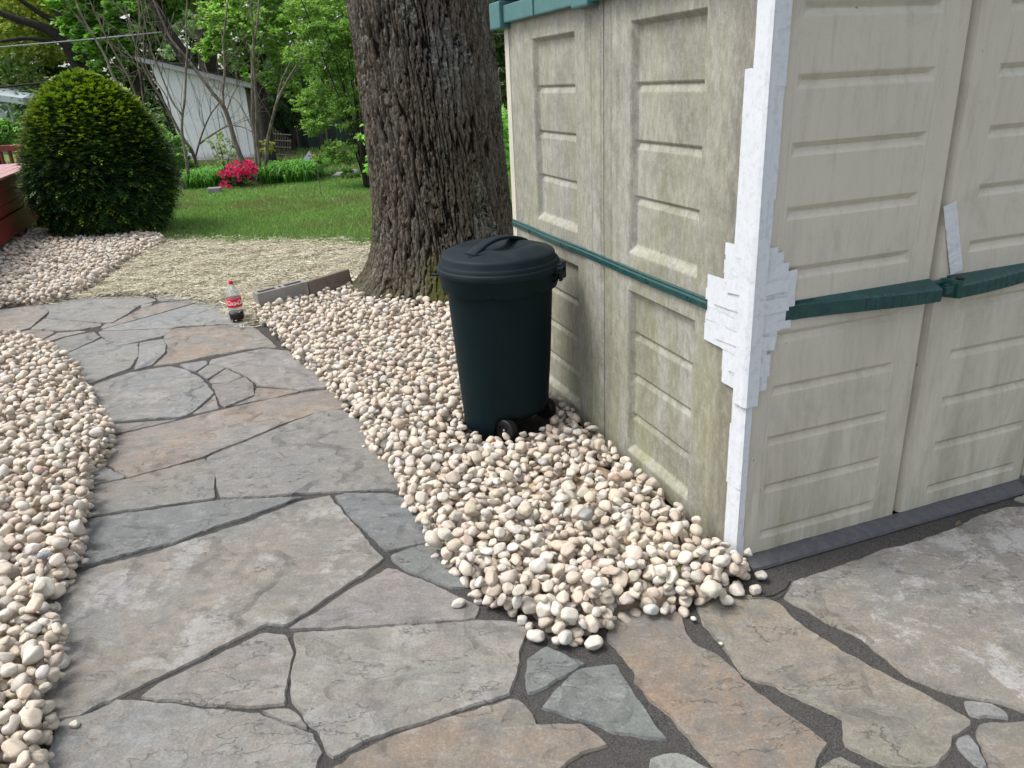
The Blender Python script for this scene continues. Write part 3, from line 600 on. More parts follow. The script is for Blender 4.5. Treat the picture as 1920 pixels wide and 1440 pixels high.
# stray stones that lie apart on the paving
def hfind(hm, x, y):
    gx, gy, h = hm; i = int(round((x-gx[0])/(gx[1]-gx[0]))); j = int(round((y-gy[0])/(gy[1]-gy[0])))
    return float(h[i, j]) if 0 <= i < len(gx) and 0 <= j < len(gy) else 0.0
STRAY = [
 (860, 1131, .024, .018, .6, (.74, .70, .62), 'cream pebble lying alone on the grey slab left of the gravel point'),
 (978, 1163, .021, .019, 0, (.72, .69, .64), 'round white pebble touching the top right corner of the large square slab'),
 (1006, 1192, .034, .023, 2.7, (.76, .71, .63), 'long white pebble at the lower left tip of the gravel'),
 (1044, 1200, .020, .017, 1.2, (.70, .66, .58), 'small cream pebble wedged between two big white ones at the gravel tip'),
 (1059, 1194, .029, .026, 1.5, (.76, .73, .67), 'broad white pebble at the lowest tip of the gravel above the small dark triangular slab'),
 (1112, 1206, .030, .025, .7, (.76, .70, .62), 'big cream pebble lowest of all at the tip of the gravel'),
 (1087, 1201, .016, .014, 0, (.60, .47, .38), 'small tan pebble between the two big white stones at the gravel tip'),
 (1222, 1143, .027, .025, .3, (.70, .69, .67), 'pale grey oval pebble on the lower edge of the gravel'),
 (1247, 1144, .018, .015, 1.5, (.70, .66, .60), 'small grey white pebble just right of the pale grey oval one'),
 (1300, 1160, .012, .009, 2.0, (.76, .73, .66), 'tiny white pebble on the mortar below the gravel near the shed corner'),
 (1427, 1079, .024, .021, 2.3, (.74, .70, .63), 'cream pebble beside the dark ramp of the shed'),
 (1416, 1106, .024, .020, .4, (.72, .66, .58), 'cream pebble on the dark mortar below the shed corner'),
 (1380, 1107, .032, .027, 1.4, (.76, .71, .63), 'large cream pebble under the taped shed corner'),
 (1363, 1126, .026, .021, 2.4, (.74, .69, .60), 'smooth cream pebble in front of the large one under the shed corner'),
 (1334, 1104, .036, .033, 1.2, (.72, .66, .56), 'largest round cream pebble near the shed corner'),
 (1098, 964, .031, .028, .5, (.36, .36, .35), 'smooth dark grey pebble sitting on the sandy patch'),
 (683, 837, .012, .009, .5, (.72, .66, .56), 'tiny cream pebble on the grey slab beside the middle of the gravel'),
 (1352, 1207, .009, .006, 2.5, (.70, .64, .48), 'chip of yellowish stone in the mortar joint of the patio'),
 (140, 1358, .015, .013, .3, (.72, .68, .58), 'small pebble on the joint by the left gravel'),
 (84, 1040, .027, .019, .3, (.30, .32, .34), 'dark grey pebble among the white ones of the left gravel'),
 (1350, 742, .0, .0, 0, (0, 0, 0), '')]
for (px, py, a_, b_, yw, colr, lab) in STRAY:
    if a_ == 0: continue
    g = G(px, py, 0.015); c_ = min(a_, b_)*.78
    for z in np.linspace(.14, 0, 120):            # lower it along the line of sight until it rests on what lies there
        g = G(px, py, z); hz_ = 0.0
        for hm_ in (hmR, hmL):
            if hm_[0][0] <= g[0] <= hm_[0][-1] and hm_[1][0] <= g[1] <= hm_[1][-1]: hz_ = max(hz_, hfind(hm_, g[0], g[1]))
        if z <= hz_+c_*.82: break
    B = SH3[rng.integers(0, len(SH3))]*np.array([a_, b_, c_]); cy, sy = math.cos(yw), math.sin(yw)
    V = np.stack([B[:, 0]*cy-B[:, 1]*sy, B[:, 0]*sy+B[:, 1]*cy, B[:, 2]], 1)
    o = mesh_np('pebble', V, FC3, M['pebble'], None, True, np.tile(np.array(colr)*.72, (len(V), 1))); o.location = (g[0], g[1], z); tag(o, lab, 'pebble', 'loose pebbles')

# ================================================================== PLASTIC SHED
S = thing('storage_shed', 'beige plastic storage shed with green belt and white tape along its corner', 'shed', (SO[0], SO[1], 0), -AZ)
def panel(name, s0, s1, z0, z1, hf, axis, mat, ds=.006, dz=.004, extra=0.0):
    """axis 'L': plane x=0 facing -x, s runs along y;  'R': plane y=0 facing -y, s along x"""
    s = np.linspace(s0, s1, max(2, int((s1-s0)/ds)+1)); z = np.linspace(z0, z1, max(2, int((z1-z0)/dz)+1))
    Sg, Z = np.meshgrid(s, z, indexing='ij'); Hh = hf(Sg, Z)
    rim = .012                                   # returned edge so it has thickness
    V = np.stack([-Hh, Sg, Z], -1) if axis == 'L' else np.stack([Sg, -Hh, Z], -1)
    ns, nz = V.shape[:2]; Fq = grid_faces(ns, nz)
    if axis == 'L': Fq = Fq[:, ::-1]
    V = V.reshape(-1, 3)
    bd = np.concatenate([np.arange(nz), np.arange(1, ns)*nz+nz-1, (ns-1)*nz+np.arange(nz-2, -1, -1), np.arange(ns-2, 0, -1)*nz])
    back = V[bd].copy(); back[:, 0 if axis == 'L' else 1] = .045
    b0 = len(V); k = np.arange(len(bd)); k2 = (k+1) % len(bd)
    Fb = np.stack([bd[k], bd[k2], b0+k2, b0+k], 1)
    if axis == 'L': Fb = Fb[:, ::-1]
    return autosmooth(mesh_np(name, np.concatenate([V, back]), [Fq, Fb], mat, S, True), 11)
def recess(s, z, s0, s1, z0, z1, depth=.026, w=.024, wb=.040, wt=.022):
    d = np.minimum(np.minimum((s-s0)/w, (s1-s)/(w*1.25)), np.minimum((z-z0)/wb, (z1-z)/wt)); return -depth*sstep(d)
def rib(s, z, s0, s1, zk, depth=.010, lo=.026, hi=.009, cut=.6):
    dz_ = z-zk; h = np.where(dz_ < 0, 1+dz_/lo, 1-dz_/hi); h = np.clip(h, 0, 1)
    e = np.clip(np.minimum(s-s0, s1-s)/(lo*cut), 0, 1); return -depth*np.minimum(h, e)
def groove(s, c, w=.003, d=.003): return -d*np.clip(1-np.abs(s-c)/w, 0, 1)
UP = [1.162, 1.365, 1.565]; LO = [.26, .44, .62]
def wallL(p0, p1, near):
    def f(s, z):
        h = .0018*fbm(s*2.5, z*1.6, seed=41)
        if near: a, b = .305, .790
        else: a, b = 1.262, 1.742
        h = h+recess(s, z, a, b, .948, 1.778)+recess(s, z, a, b, .085, .805)
        for zz in UP: h = h+rib(s, z, a+.014, b-.014, zz-.028*(zz < 1.3)*0)
        for zz in LO: h = h+rib(s, z, a+.014, b-.014, zz)
        if near:
            for c in (.062, .105, .16): h = h+groove(s, c)
            h = h
            h = h+.006*sstep((s-.865)/.02)*sstep((.985-s)/.01)+groove(s, .925, .004, .004)
        else:
            h = h+.006*sstep((s-1.012)/.012)*sstep((1.18-s)/.02)+groove(s, 1.05)+groove(s, 1.10, .004, .004)
            h = h+.004*sstep((s-1.86)/.02)
        return h
    return f
panel('side_panel', .018, .998, .015, 1.865, wallL(0, 1, True), 'L', M['shedL'])
panel('side_panel', 1.004, 2.03, .015, 1.865, wallL(1, 2, False), 'L', M['shedL'])
def wallfar(s, z): return .006+.001*fbm(s*3, z*2, seed=4)
panel('corner_post', 2.035, 2.095, .0, 1.865, wallfar, 'L', M['shedD'], .01, .05)
# taped front corner: rounded post
mb = MB(); ang = np.linspace(0, math.pi/2, 9); R0 = .008
prof = [(0.0, .06)]+[(R0-R0*math.cos(t), R0-R0*math.sin(t)) for t in ang]+[(.05, 0.0)]
prof = np.array(prof); zz = np.linspace(0.004, 1.93, 12)
V = np.array([[x, y, z] for (x, y) in prof for z in zz]); V[:, 0] -= .001; V[:, 1] -= .001
mb.add(V, grid_faces(len(prof), len(zz))); autosmooth(mb.build('corner_post', M['shedD'], S))
def door(left):
    a, b = (.095, .592) if left else (.845, 1.292)
    def f(s, z):
        h = .002*fbm(s*2.5+5, z*1.3, seed=44)+.004*0
        for k_ in range(5): h = h+rib(s, z, a, b, .098+.1795*k_, .0125, .020, .015, 1.1)
        for k_ in range(5): h = h+rib(s, z, a, b, 1.018+.1815*k_, .0135, .022, .017, 1.1)
        for c in (a-.008, b+.012): h = h+groove(s, c, .0045, .0022)
        if left: h = h-.010*sstep((.008-(.700-s))/.008)-.004*sstep((.06-s)/.01)*0
        else: h = h-.030*sstep((.730-s)/.008)-.012*sstep((s-1.338)/.012)
        return h
    return f
dl = panel('door', .046, .700, .012, 1.915, door(True), 'R', M['shedD']); dl['label'] = 'left door leaf ending at the taped corner'
dr = panel('door', .714, 1.350, .022, 1.915, door(False), 'R', M['shedD']); dr['label'] = 'right door leaf with the short piece of tape'
mb = MB(); mb.box((1.353, .0, 0), (1.43, .07, 1.93), None, .012); mb.build('corner_post', M['shedD'], S)
mb = MB(); mb.box((1.385, .075, 0), (1.425, 2.06, 1.90)); mb.build('wall', M['shedD'], S)
mb = MB(); mb.box((.05, 2.055, 0), (1.38, 2.09, 1.90)); mb.build('wall', M['shedD'], S)
mb = MB(); mb.box((.05, .05, -.002), (1.38, 2.05, .010)); mb.build('floor_tray', M['rampp'], S)
# roof with green fascia
mb = MB()
mb.box((-.042, -.03, 1.862), (-.006, 1.02, 1.945), None, .006); mb.box((-.040, 1.172, 1.862), (-.006, 2.0, 1.940), None, .006)
mb.box((-.058, 1.022, 1.848), (-.004, 1.170, 1.958), None, .008); mb.box((-.060, 2.002, 1.840), (.05, 2.155, 1.962), None, .008)
mb.box((-.05, -.055, 1.93), (1.47, -.012, 2.01), None, .006); mb.box((.052, 2.096, 1.862), (1.47, 2.14, 1.945), None, .006)
for yb in (.5, 1.6): mb.box((-.046, yb, 1.862), (-.041, yb+.004, 1.94))
mb.build('roof_fascia', M['roof'], S)
rv = []; nr_ = 25
for i, yy in enumerate(np.linspace(-.05, 2.14, nr_)):
    for j, xx in enumerate(np.linspace(-.045, 1.47, 41)):
        rv.append((xx, yy, 1.958+.20*(1-abs(yy-1.05)/1.1)+.006*(1 if (j % 4) < 2 else 0)))
mb = MB(); mb.add(np.array(rv), grid_faces(nr_, 41)[:, ::-1]); mb.build('roof', M['roof'], S)
for yg in (-.004, 2.075):
    mb = MB(); mb.add(np.array([[.02, yg, 1.93], [1.40, yg, 1.93], [1.40, yg, 1.955], [.02, yg, 1.955]]), np.array([[0, 1, 2, 3]])); mb.build('gable_panel', M['shedD'], S)
# green belt on the side wall
s = np.linspace(.224, 2.09, 300); sec = [(.001, .861), (.006, .8615), (.011, .866), (.0115, .884), (.008, .890), (.0085, .896), (.004, .900), (.001, .900)]
V = []
for si in s:
    sag = .0015*math.sin(si*7)
    for (hh, z_) in sec: V.append((-hh-.003*0-.002, si, z_+sag))
V = np.array(V); mb = MB(); mb.add(V, grid_faces(len(s), len(sec)))
for c in (.33, .62, 1.02, 1.42, 1.83):           # moulded notches
    mb.box((-.0180, c-.012, .872), (-.0135, c+.010, .877)); mb.box((-.0180, c+.002, .868), (-.0135, c+.008, .884))
mb.build('belt_trim', M['green'], S)
# bulging handle bars across the doors
def bar(sa, sb, rev=False):
    n_ = 160; s = np.linspace(sa, sb, n_); t = (s-sa)/(sb-sa); t = 1-t if rev else t; V = []
    for si, ti in zip(s, t):
        p = .010+.052*sstep(ti/.95)**1.0; zt = .925; hgt = .036+.014*sstep(ti); g = 0
        if .50 < ti < .96:
            ph = ((ti-.50)/.055) % 1.0; g = .0035 if ph < .13 else 0
        zf = zt-.012-.010*ti; zb_ = .868-.006*ti
        V += [(si, .0, zt+.002), (si, -.006, zt+.001), (si, -(p-.008)+g*.7, zf+.006), (si, -p+g, zf), (si, -p+g, zb_+.004), (si, -p+.004+g, zb_), (si, -.004, zb_-.002), (si, .0, zb_-.002)]
    V = np.array(V); mb = MB(); m_ = 8
    mb.add(V, [grid_faces(n_, m_)[:, ::-1], np.array([list(range(m_))]), np.array([[(n_-1)*m_+k for k in range(m_)][::-1]])]); return mb
h1 = bar(.118, .690).build('handle', M['green'], dl); h2 = bar(.772, 1.345, True).build('handle', M['green'], dr)
mb = MB(); mb.box((.690, -.020, .882), (.740, .0, .918), None, .003); mb.box((.690, -.040, .884), (.722, -.030, .896), None, .002)
mb.box((.716, -.052, .880), (.752, -.026, .905), None, .003); mb.box((.722, -.046, .905), (.742, -.030, .910), None, .002); mb.build('latch_tongue', M['green'], dl)
mb = MB()
A_ = np.linspace(-math.pi/2, math.pi/2, 13); outl = [(.772+.0*math.cos(t), 0) for t in A_]
# curved hood of the catch
pts = []
for t in np.linspace(0, 1, 16): pts.append((.734+.040*t**.6, -.010-.052*math.sin(t*math.pi/2)))
for (x, y) in pts: pass
V = []
for (x, y) in pts:
    V += [(x, y, .925-.004*abs(y)/.06), (x, y, .862)]
V = np.array(V); V2 = V+np.array([.006, .005, 0]); m_ = len(pts)*2
fr = [[2*i, 2*i+2, 2*i+3, 2*i+1] for i in range(len(pts)-1)]
fb_ = [[m_+2*i, m_+2*i+1, m_+2*i+3, m_+2*i+2] for i in range(len(pts)-1)]
ft = [[2*i, m_+2*i, m_+2*i+2, 2*i+2] for i in range(len(pts)-1)]; fl = [[2*i+1, 2*i+3, m_+2*i+3, m_+2*i+1] for i in range(len(pts)-1)]
mb.add(np.concatenate([V, V2]), np.array(fr+fb_+ft+fl)); mb.box((.745, -.020, .864), (.772, .0, .922), None, .002)
mb.box((.760, -.060, .8625), (.7715, -.010, .915), None, .003); mb.build('latch_catch', M['green'], dr)
mb = MB(); mb.tube([(.792, -.034, .917), (.792, -.034, .924)], .0125, 14); mb.build('latch_hole_disc', M['black'], dr)  # solid black disc, its colour stands in for the shade in a hole
# dark ramp along the doors
rp = [(.03, .0, .030), (.03, -.008, .030), (.03, -.054, .010), (.03, -.058, .0), (.03, .0, .0)]
V = np.array([(x, y, z*1.0) for x in np.linspace(.035, 1.335, 60) for (_, y, z) in rp]); V[:, 2] -= .004; V[:, 2] += .001*vnoise(V[:, 0]*20, V[:, 1]*30)
nE = len(rp); mb = MB(); mb.add(V, [grid_faces(60, nE)[:, ::-1], np.array([list(range(nE))]), np.array([[59*nE+k for k in range(nE)][::-1]])])
mb.box((.0, -.03, -.004), (.034, .0, .03), None, .006); mb.box((1.336, -.055, -.004), (1.45, .05, .035), None, .01); mb.build('threshold_ramp', M['rampp'], S)
# tape wrapped round the corner, one strip after another
def tape_wrap(zb, zt, eL, eR, lay, skL=0.0, skR=0.0, wr=1.0, ragged=.0015, ridge=.0045):
    """strip wrapped round the rounded corner; eL / eR how far it runs on the side wall / door"""
    off = .0048+.0012*lay; path = []; nL = max(3, int(eL/.006)); nR = max(3, int(eR/.006))
    for t in np.linspace(1, 0, nL, endpoint=False): path.append((-off, R0*.8+(eL-R0*.8)*t, -1, 0, t*eL))
    for t in np.linspace(0, math.pi/2, 9): pk = off+ridge*math.exp(-((t-.95)/.22)**2); path.append((R0-(R0+pk)*math.cos(t), R0-(R0+pk)*math.sin(t), -math.cos(t), -math.sin(t), 0))
    for t in np.linspace(0, 1, nR+1)[1:]: path.append((R0*.8+(eR-R0*.8)*t, -off, 0, -1, -t*eR))
    nz_ = max(3, int((zt-zb)/.012)); V = []
    for (x, y, nx_, ny_, q) in path:
        for j in range(nz_+1):
            z = zb+(zt-zb)*j/nz_; sk = (skL*max(q, 0)/max(eL, .01) if q > 0 else skR*max(-q, 0)/max(eR, .01))
            w = wr*.0007*float(vnoise(q*40+lay*7.3, z*16+lay))+wr*.0005*float(vnoise(q*140, z*60+lay))
            edge_ = ragged*float(vnoise(q*90+lay*3, j*3.0)) if j in (0, nz_) else 0
            V.append((x+nx_*w, y+ny_*w, z+sk+edge_))
    V = np.array(V)
    return V, grid_faces(len(path), nz_+1)
tp = MB(); lay = 0; rl0 = random.Random(3)
for (zb, zt, eL, eR) in [(0.0, .66, .062, .024), (.655, 1.12, .066, .036), (1.115, 1.33, .062, .046), (1.32, 1.94, .062, .050)]:
    V, Fq = tape_wrap(zb, zt, eL, eR, lay % 2, 0, 0, 1.4, .001); tp.add(V, Fq); lay += 1
for (zb, zt, eL, eR) in [(1.55, 1.80, .056, .054), (.30, .52, .066, .020), (.03, .12, .058, .027), (1.24, 1.40, .060, .050)]:
    V, Fq = tape_wrap(zb, zt, eL, eR, 1.6, rl0.uniform(-.006, .006), rl0.uniform(-.006, .006), 1.3, .0006); tp.add(V, Fq)
V, Fq = tape_wrap(1.075, 1.60, .098, .0225, 2, .0, 0, 1.0); tp.add(V, Fq)
rl = random.Random(5)
# each row: bottom, top, reach on the side wall, reach on the door
ROWS = [(.640, .705, .124, .068), (.690, .765, .126, .074), (.755, .812, .232, .058), (.795, .850, .234, .094), (.835, .890, .231, .142), (.875, .935, .234, .150), (.915, .990, .232, .149), (.970, 1.020, .141, .150), (1.006, 1.048, .143, .112), (1.038, 1.080, .141, .094), (1.066, 1.105, .142, .072)]
for i, (zb, zt, eL, eR) in enumerate(ROWS):
    V, Fq = tape_wrap(zb, zt, eL+rl.uniform(-.002, .002), eR+rl.uniform(-.002, .002), 2+(i % 3)*.8, rl.uniform(-.006, .006), rl.uniform(-.003, .010), 1.2, .0006); tp.add(V, Fq)
for (zb, zt, eL, eR) in [(.79, .835, .165, .085), (.90, .945, .185, .125), (.96, 1.0, .12, .118), (.70, .745, .09, .05)]:
    V, Fq = tape_wrap(zb, zt, eL, eR, 6, rl.uniform(-.012, .012), rl.uniform(-.012, .012), 1.2, .0006); tp.add(V, Fq)
for (zb, zt, eL, eR) in [(.60, 1.14, .050, .036)]:
    V, Fq = tape_wrap(zb, zt, eL, eR, 7.2, 0, 0, 1.0, .0006); tp.add(V, Fq)
to = tp.build('corner_tape', M['tape'], S); autosmooth(to, 50)
# short strip on the right door
def strip(pts, w, off):
    pts = np.array(pts); n_ = 26; V = []
    for t in np.linspace(0, 1, n_):
        c = pts[0]+(pts[1]-pts[0])*t; w_ = w*(1-.0*t)
        for u in np.linspace(-.5, .5, 6): V.append((c[0]+u*w_, -off-.0012*float(vnoise(u*9, t*12)), c[1]+u*w_*.28*(1 if t < .5 else .8)))
    return np.array(V), grid_faces(n_, 6)[:, ::-1]
mb = MB(); V, Fq = strip([(.728, 1.168), (.782, 1.005)], .052, .004); mb.add(V, Fq); V, Fq = strip([(.776, 1.020), (.805, .935)], .052, .0058); mb.add(V, Fq); tg = mb.build('door_tape', M['tape'], S); autosmooth(tg, 50)

# ================================================================== WHEELED BIN
B = thing('wheeled_bin', 'dark green wheeled dustbin with black lid standing on the pebbles by the shed', 'trash can', (CAN[0], CAN[1], .060))
phi = math.atan2(-.65, .76); seg = 96; th = np.arange(seg)/seg*2*math.pi
zbm = .095*sstep((np.cos(th-phi)-.30)/.22)
lv = [(0, .200, 0), (.015, .206, 0), (.35, .224, 1), (.62, .238, 1), (.672, .2405, 1), (.676, .262, 1), (.688, .2665, 1), (.735, .2705, 1), (.768, .2745, 1), (.770, .262, 1)]
V = []
for k, (z, r_, f_) in enumerate(lv):
    zz_ = np.where(f_ == 1, z, z+zbm); V.append(np.stack([r_*np.cos(th), r_*np.sin(th), zz_], 1))
V = np.array(V)
# finer rows between 2nd and 3rd level
rowsV = [V[0], V[1]]
for k in range(1, len(lv)-1):
    m_ = 10 if k in (1, 2) else 1
    for q in range(1, m_+1):
        w = V[k]*(1-q/m_)+V[k+1]*(q/m_); rowsV.append(w)
V = np.array(rowsV); nr2 = len(V)
# shallow mould dents in the rim band and a seam down the side
aa = np.arctan2(V[..., 1], V[..., 0])
for ph0 in (-1.75, -.95, -2.6):
    d_ = np.angle(np.exp(1j*(aa-ph0))); mk = (V[..., 2] < .70)*(V[..., 2] > .672)*np.exp(-(d_/.10)**2); V[..., 2] += mk*.010
d_ = np.angle(np.exp(1j*(aa-(-2.02)))); V[..., :2] *= (1-.010*np.exp(-(d_/.02)**2)*(V[..., 2] < .26))[..., None]
mb = MB(); i = np.arange(nr2-1)[:, None]*seg; j = np.arange(seg)[None]; j2 = (j+1) % seg
mb.add(V.reshape(-1, 3), np.stack([i+j, i+j2, i+seg+j2, i+seg+j], -1).reshape(-1, 4))
mb.add(np.vstack([V[0]*[.985, .985, 1]+[0, 0, .003], [[0, 0, .02]]]), np.array([[k, (k+1) % seg, seg] for k in range(seg)])[:, ::-1])
body = autosmooth(mb.build('body', M['bin'], B), 40)
# wheel arch lining
u_ = np.array([math.cos(phi), math.sin(phi), 0]); v_ = np.array([-math.sin(phi), math.cos(phi), 0])
Mx = Matrix(((u_[0], v_[0], 0, 0), (u_[1], v_[1], 0, 0), (0, 0, 1, 0), (0, 0, 0, 1)))
mb = MB(); mb.box((.045, -.190, .012), (.055, .190, .094), Mx); hc = [(.05, -.188)]+[(.196*math.cos(t), .196*math.sin(t)) for t in np.linspace(-1.28, 1.28, 20)]+[(.05, .188)]; hv = np.array([[x, y, .090] for x, y in hc])@np.array(Mx)[:3, :3].T; mb.add(hv, np.array([list(range(len(hc)))])); mb.build('wheel_arch', M['black'], body)
for sgn in (-1, 1):
    c = u_*.125+v_*sgn*.150+np.array([0, 0, .040])
    Rw = Matrix.Translation(c) @ Mx @ Matrix.Rotation(math.pi/2, 4, 'X')
    mb = MB(); mb.lathe([(.030, -.020), (.047, -.020), (.052, -.015), (.052, .015), (.047, .020), (.030, .020), (.028, .014), (.0, .014)], 40, Rw); mb.lathe([(.028, -.014), (.0, -.014)], 40, Rw)
    for q in range(6):
        Rq = Rw @ Matrix.Rotation(q*math.pi/3, 4, 'Z'); mb.box((.006, -.004, -.019), (.030, .004, .019), Rq)
    w_ = autosmooth(mb.build('wheel', M['black'], B), 35)
    mb = MB(); mb.lathe([(0, -.023), (.004, -.0225), (.006, -.020), (.006, .020), (.004, .0225), (0, .023)], 14, Rw); mb.build('axle_cap', M['bolt'], w_)
mb = MB(); mb.tube([u_*.125-v_*.14+[0, 0, .040], u_*.125+v_*.14+[0, 0, .040]], .006, 8); mb.build('axle', M['black'], B)
# lid
A3 = G(893, 486, .885); sd2 = np.array([CAN[0]-A3[0], CAN[1]-A3[1]]); sd2 = sd2/np.linalg.norm(sd2); sp2 = np.array([-sd2[1], sd2[0]])
rim = [(.262, .752), (.2765, .752), (.2795, .757), (.2800, .775), (.277, .780), (.273, .783), (.2715, .796), (.268, .800), (.262, .801), (.2585, .807), (.2565, .824), (.252, .832), (.246, .836)]
rr_ = np.linspace(.240, 0.0, 46); segl = 128; tl = np.arange(segl)/segl*2*math.pi; V = []
for (r_, z_) in rim: V.append(np.stack([r_*np.cos(tl), r_*np.sin(tl), np.full(segl, z_)], 1))
for r_ in rr_:
    x, y = r_*np.cos(tl), r_*np.sin(tl); p_ = x*sp2[0]+y*sp2[1]; q_ = x*sd2[0]+y*sd2[1]
    z_ = .838+.036*(1-(r_/.24)**2)+.010*sstep((.235-r_)/.02)*0
    z_ = z_-.030*np.exp(-(np.abs(q_)/.085)**4)*np.exp(-(np.abs(p_)/.125)**3)+.010*np.exp(-(np.abs(q_)/.11)**6)*np.exp(-((np.abs(p_)-.17)/.05)**2)
    V.append(np.stack([x, y, z_], 1))
V = np.array(V); mb = MB(); i = np.arange(len(V)-1)[:, None]*segl; j = np.arange(segl)[None]; j2 = (j+1) % segl
mb.add(V.reshape(-1, 3), np.stack([i+j, i+j2, i+segl+j2, i+segl+j], -1).reshape(-1, 4)); lid = autosmooth(mb.build('lid', M['lid'], B), 38)
mb = MB(); t = np.linspace(-1, 1, 41); sec = [(-.5, -.006), (-.5, .004), (-.42, .008), (.42, .008), (.5, .004), (.5, -.006)]; V = []
for ti in t:
    q_ = ti*.185; zc = .838+.036*(1-(abs(q_)/.24)**2)+.019*(1-abs(ti)**2.2)-.004; wv = .050+.010*abs(ti)
    for (a_, b_) in sec: V.append((sd2[0]*q_+sp2[0]*a_*wv, sd2[1]*q_+sp2[1]*a_*wv, zc+b_))
V = np.array(V); mb.add(V, [grid_faces(41, 6), np.array([list(range(6))[::-1]]), np.array([[40*6+k for k in range(6)]])])
kk = np.arange(40)*6; mb.add(V, np.stack([kk+5, kk+11, kk+6, kk], 1)); autosmooth(mb.build('handle', M['lid'], lid), 40)
mb = MB(); mb.box((-.045, -.0035, 0), (.030, .0035, .003), Matrix.Translation((-.085, -.165, .8535)) @ Matrix.Rotation(.12, 4, 'Z')); mb.build('vent_slit', M['black'], lid)
# locking lugs either side
for sgn, an in ((1, -.22), (-1, -.22+math.pi)):
    Rl = Matrix.Rotation(an, 4, 'Z')
    if sgn < 0:
        mb = MB(); mb.tube(np.array([[.268, -.05, .735], [.30, -.045, .735], [.308, 0, .735], [.30, .045, .735], [.268, .05, .735]])@np.array(Rl)[:3, :3].T, .007, 8); mb.build('side_handle', M['bin'], B); continue
    mb = MB(); mb.box((.262, -.070, .758), (.300, .070, .772), Rl, .004); mb.box((.262, -.045, .770), (.292, .045, .780), Rl, .003); mb.build('lid_lug', M['lid'], lid)
    mb = MB(); mb.box((.262, -.072, .744), (.296, -.040, .756), Rl, .003); mb.box((.262, .040, .700), (.298, .072, .756), Rl, .004); mb.box((.284, -.072, .712), (.299, .060, .745), Rl, .004)
    mb.box((.250, -.085, .700), (.272, .072, .712), Rl, .004); mb.build('side_handle', M['bin'], B)

# ================================================================== OAK TRUNK
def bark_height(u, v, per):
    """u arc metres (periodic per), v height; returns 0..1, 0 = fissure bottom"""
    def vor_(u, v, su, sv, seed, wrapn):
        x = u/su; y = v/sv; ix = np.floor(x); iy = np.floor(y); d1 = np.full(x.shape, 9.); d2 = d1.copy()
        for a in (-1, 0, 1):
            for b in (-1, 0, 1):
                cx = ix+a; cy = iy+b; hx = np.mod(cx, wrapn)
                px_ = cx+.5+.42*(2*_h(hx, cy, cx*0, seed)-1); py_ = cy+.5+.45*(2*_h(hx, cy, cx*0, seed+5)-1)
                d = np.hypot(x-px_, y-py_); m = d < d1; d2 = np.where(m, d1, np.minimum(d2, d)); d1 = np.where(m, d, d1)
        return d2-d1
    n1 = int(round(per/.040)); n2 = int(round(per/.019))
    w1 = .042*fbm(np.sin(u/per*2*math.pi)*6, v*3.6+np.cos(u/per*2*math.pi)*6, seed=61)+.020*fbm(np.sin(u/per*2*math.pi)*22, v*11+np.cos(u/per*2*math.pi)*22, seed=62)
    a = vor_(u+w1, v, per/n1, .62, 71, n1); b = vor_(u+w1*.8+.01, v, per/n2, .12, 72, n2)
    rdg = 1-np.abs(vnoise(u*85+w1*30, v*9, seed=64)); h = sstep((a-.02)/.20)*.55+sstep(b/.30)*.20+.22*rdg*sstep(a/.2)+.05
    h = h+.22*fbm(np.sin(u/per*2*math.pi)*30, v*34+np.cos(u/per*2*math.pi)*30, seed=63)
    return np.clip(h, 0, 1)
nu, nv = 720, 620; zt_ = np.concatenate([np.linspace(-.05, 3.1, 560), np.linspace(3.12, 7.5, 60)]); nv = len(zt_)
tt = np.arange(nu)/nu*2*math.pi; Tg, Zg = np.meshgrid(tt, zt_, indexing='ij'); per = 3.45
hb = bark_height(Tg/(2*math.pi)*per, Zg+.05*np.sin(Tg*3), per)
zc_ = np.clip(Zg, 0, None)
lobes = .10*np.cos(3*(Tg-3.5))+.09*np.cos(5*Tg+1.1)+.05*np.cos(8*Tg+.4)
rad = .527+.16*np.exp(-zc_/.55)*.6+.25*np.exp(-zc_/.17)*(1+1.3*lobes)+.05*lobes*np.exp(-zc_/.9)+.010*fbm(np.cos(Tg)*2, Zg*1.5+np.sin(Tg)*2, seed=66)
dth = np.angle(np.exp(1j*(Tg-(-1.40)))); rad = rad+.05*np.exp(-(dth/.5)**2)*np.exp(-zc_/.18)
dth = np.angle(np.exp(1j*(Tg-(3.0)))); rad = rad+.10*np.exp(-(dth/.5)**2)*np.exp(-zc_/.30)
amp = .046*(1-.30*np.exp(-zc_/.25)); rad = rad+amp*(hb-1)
cxT = TREE[0]+.035-.033*Zg; cyT = TREE[1]+0*Zg
V = np.stack([cxT+rad*np.cos(Tg), cyT+rad*np.sin(Tg), Zg], -1).reshape(-1, 3)
moss = np.exp(-(np.angle(np.exp(1j*(Tg-(-1.42))))/.40)**2)*sstep((.50-Zg)/.22)*1.6+.45*sstep((.32-Zg)/.3)*(fbm(np.cos(Tg)*3, Zg*3, seed=67) > 0)+.40*np.exp(-(np.angle(np.exp(1j*(Tg-3.2)))/.35)**2)*sstep((1.3-Zg)/1.0)
lich = sstep((fbm(np.cos(Tg)*5, Zg*2.2+np.sin(Tg)*5, seed=68)-.22)/.1)
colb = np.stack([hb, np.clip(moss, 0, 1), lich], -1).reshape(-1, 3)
OT = thing('oak_tree', 'huge old oak trunk with deeply furrowed grey bark beside the shed', 'tree', (0, 0, 0))
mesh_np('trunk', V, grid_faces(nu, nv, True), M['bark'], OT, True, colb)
mb = MB()
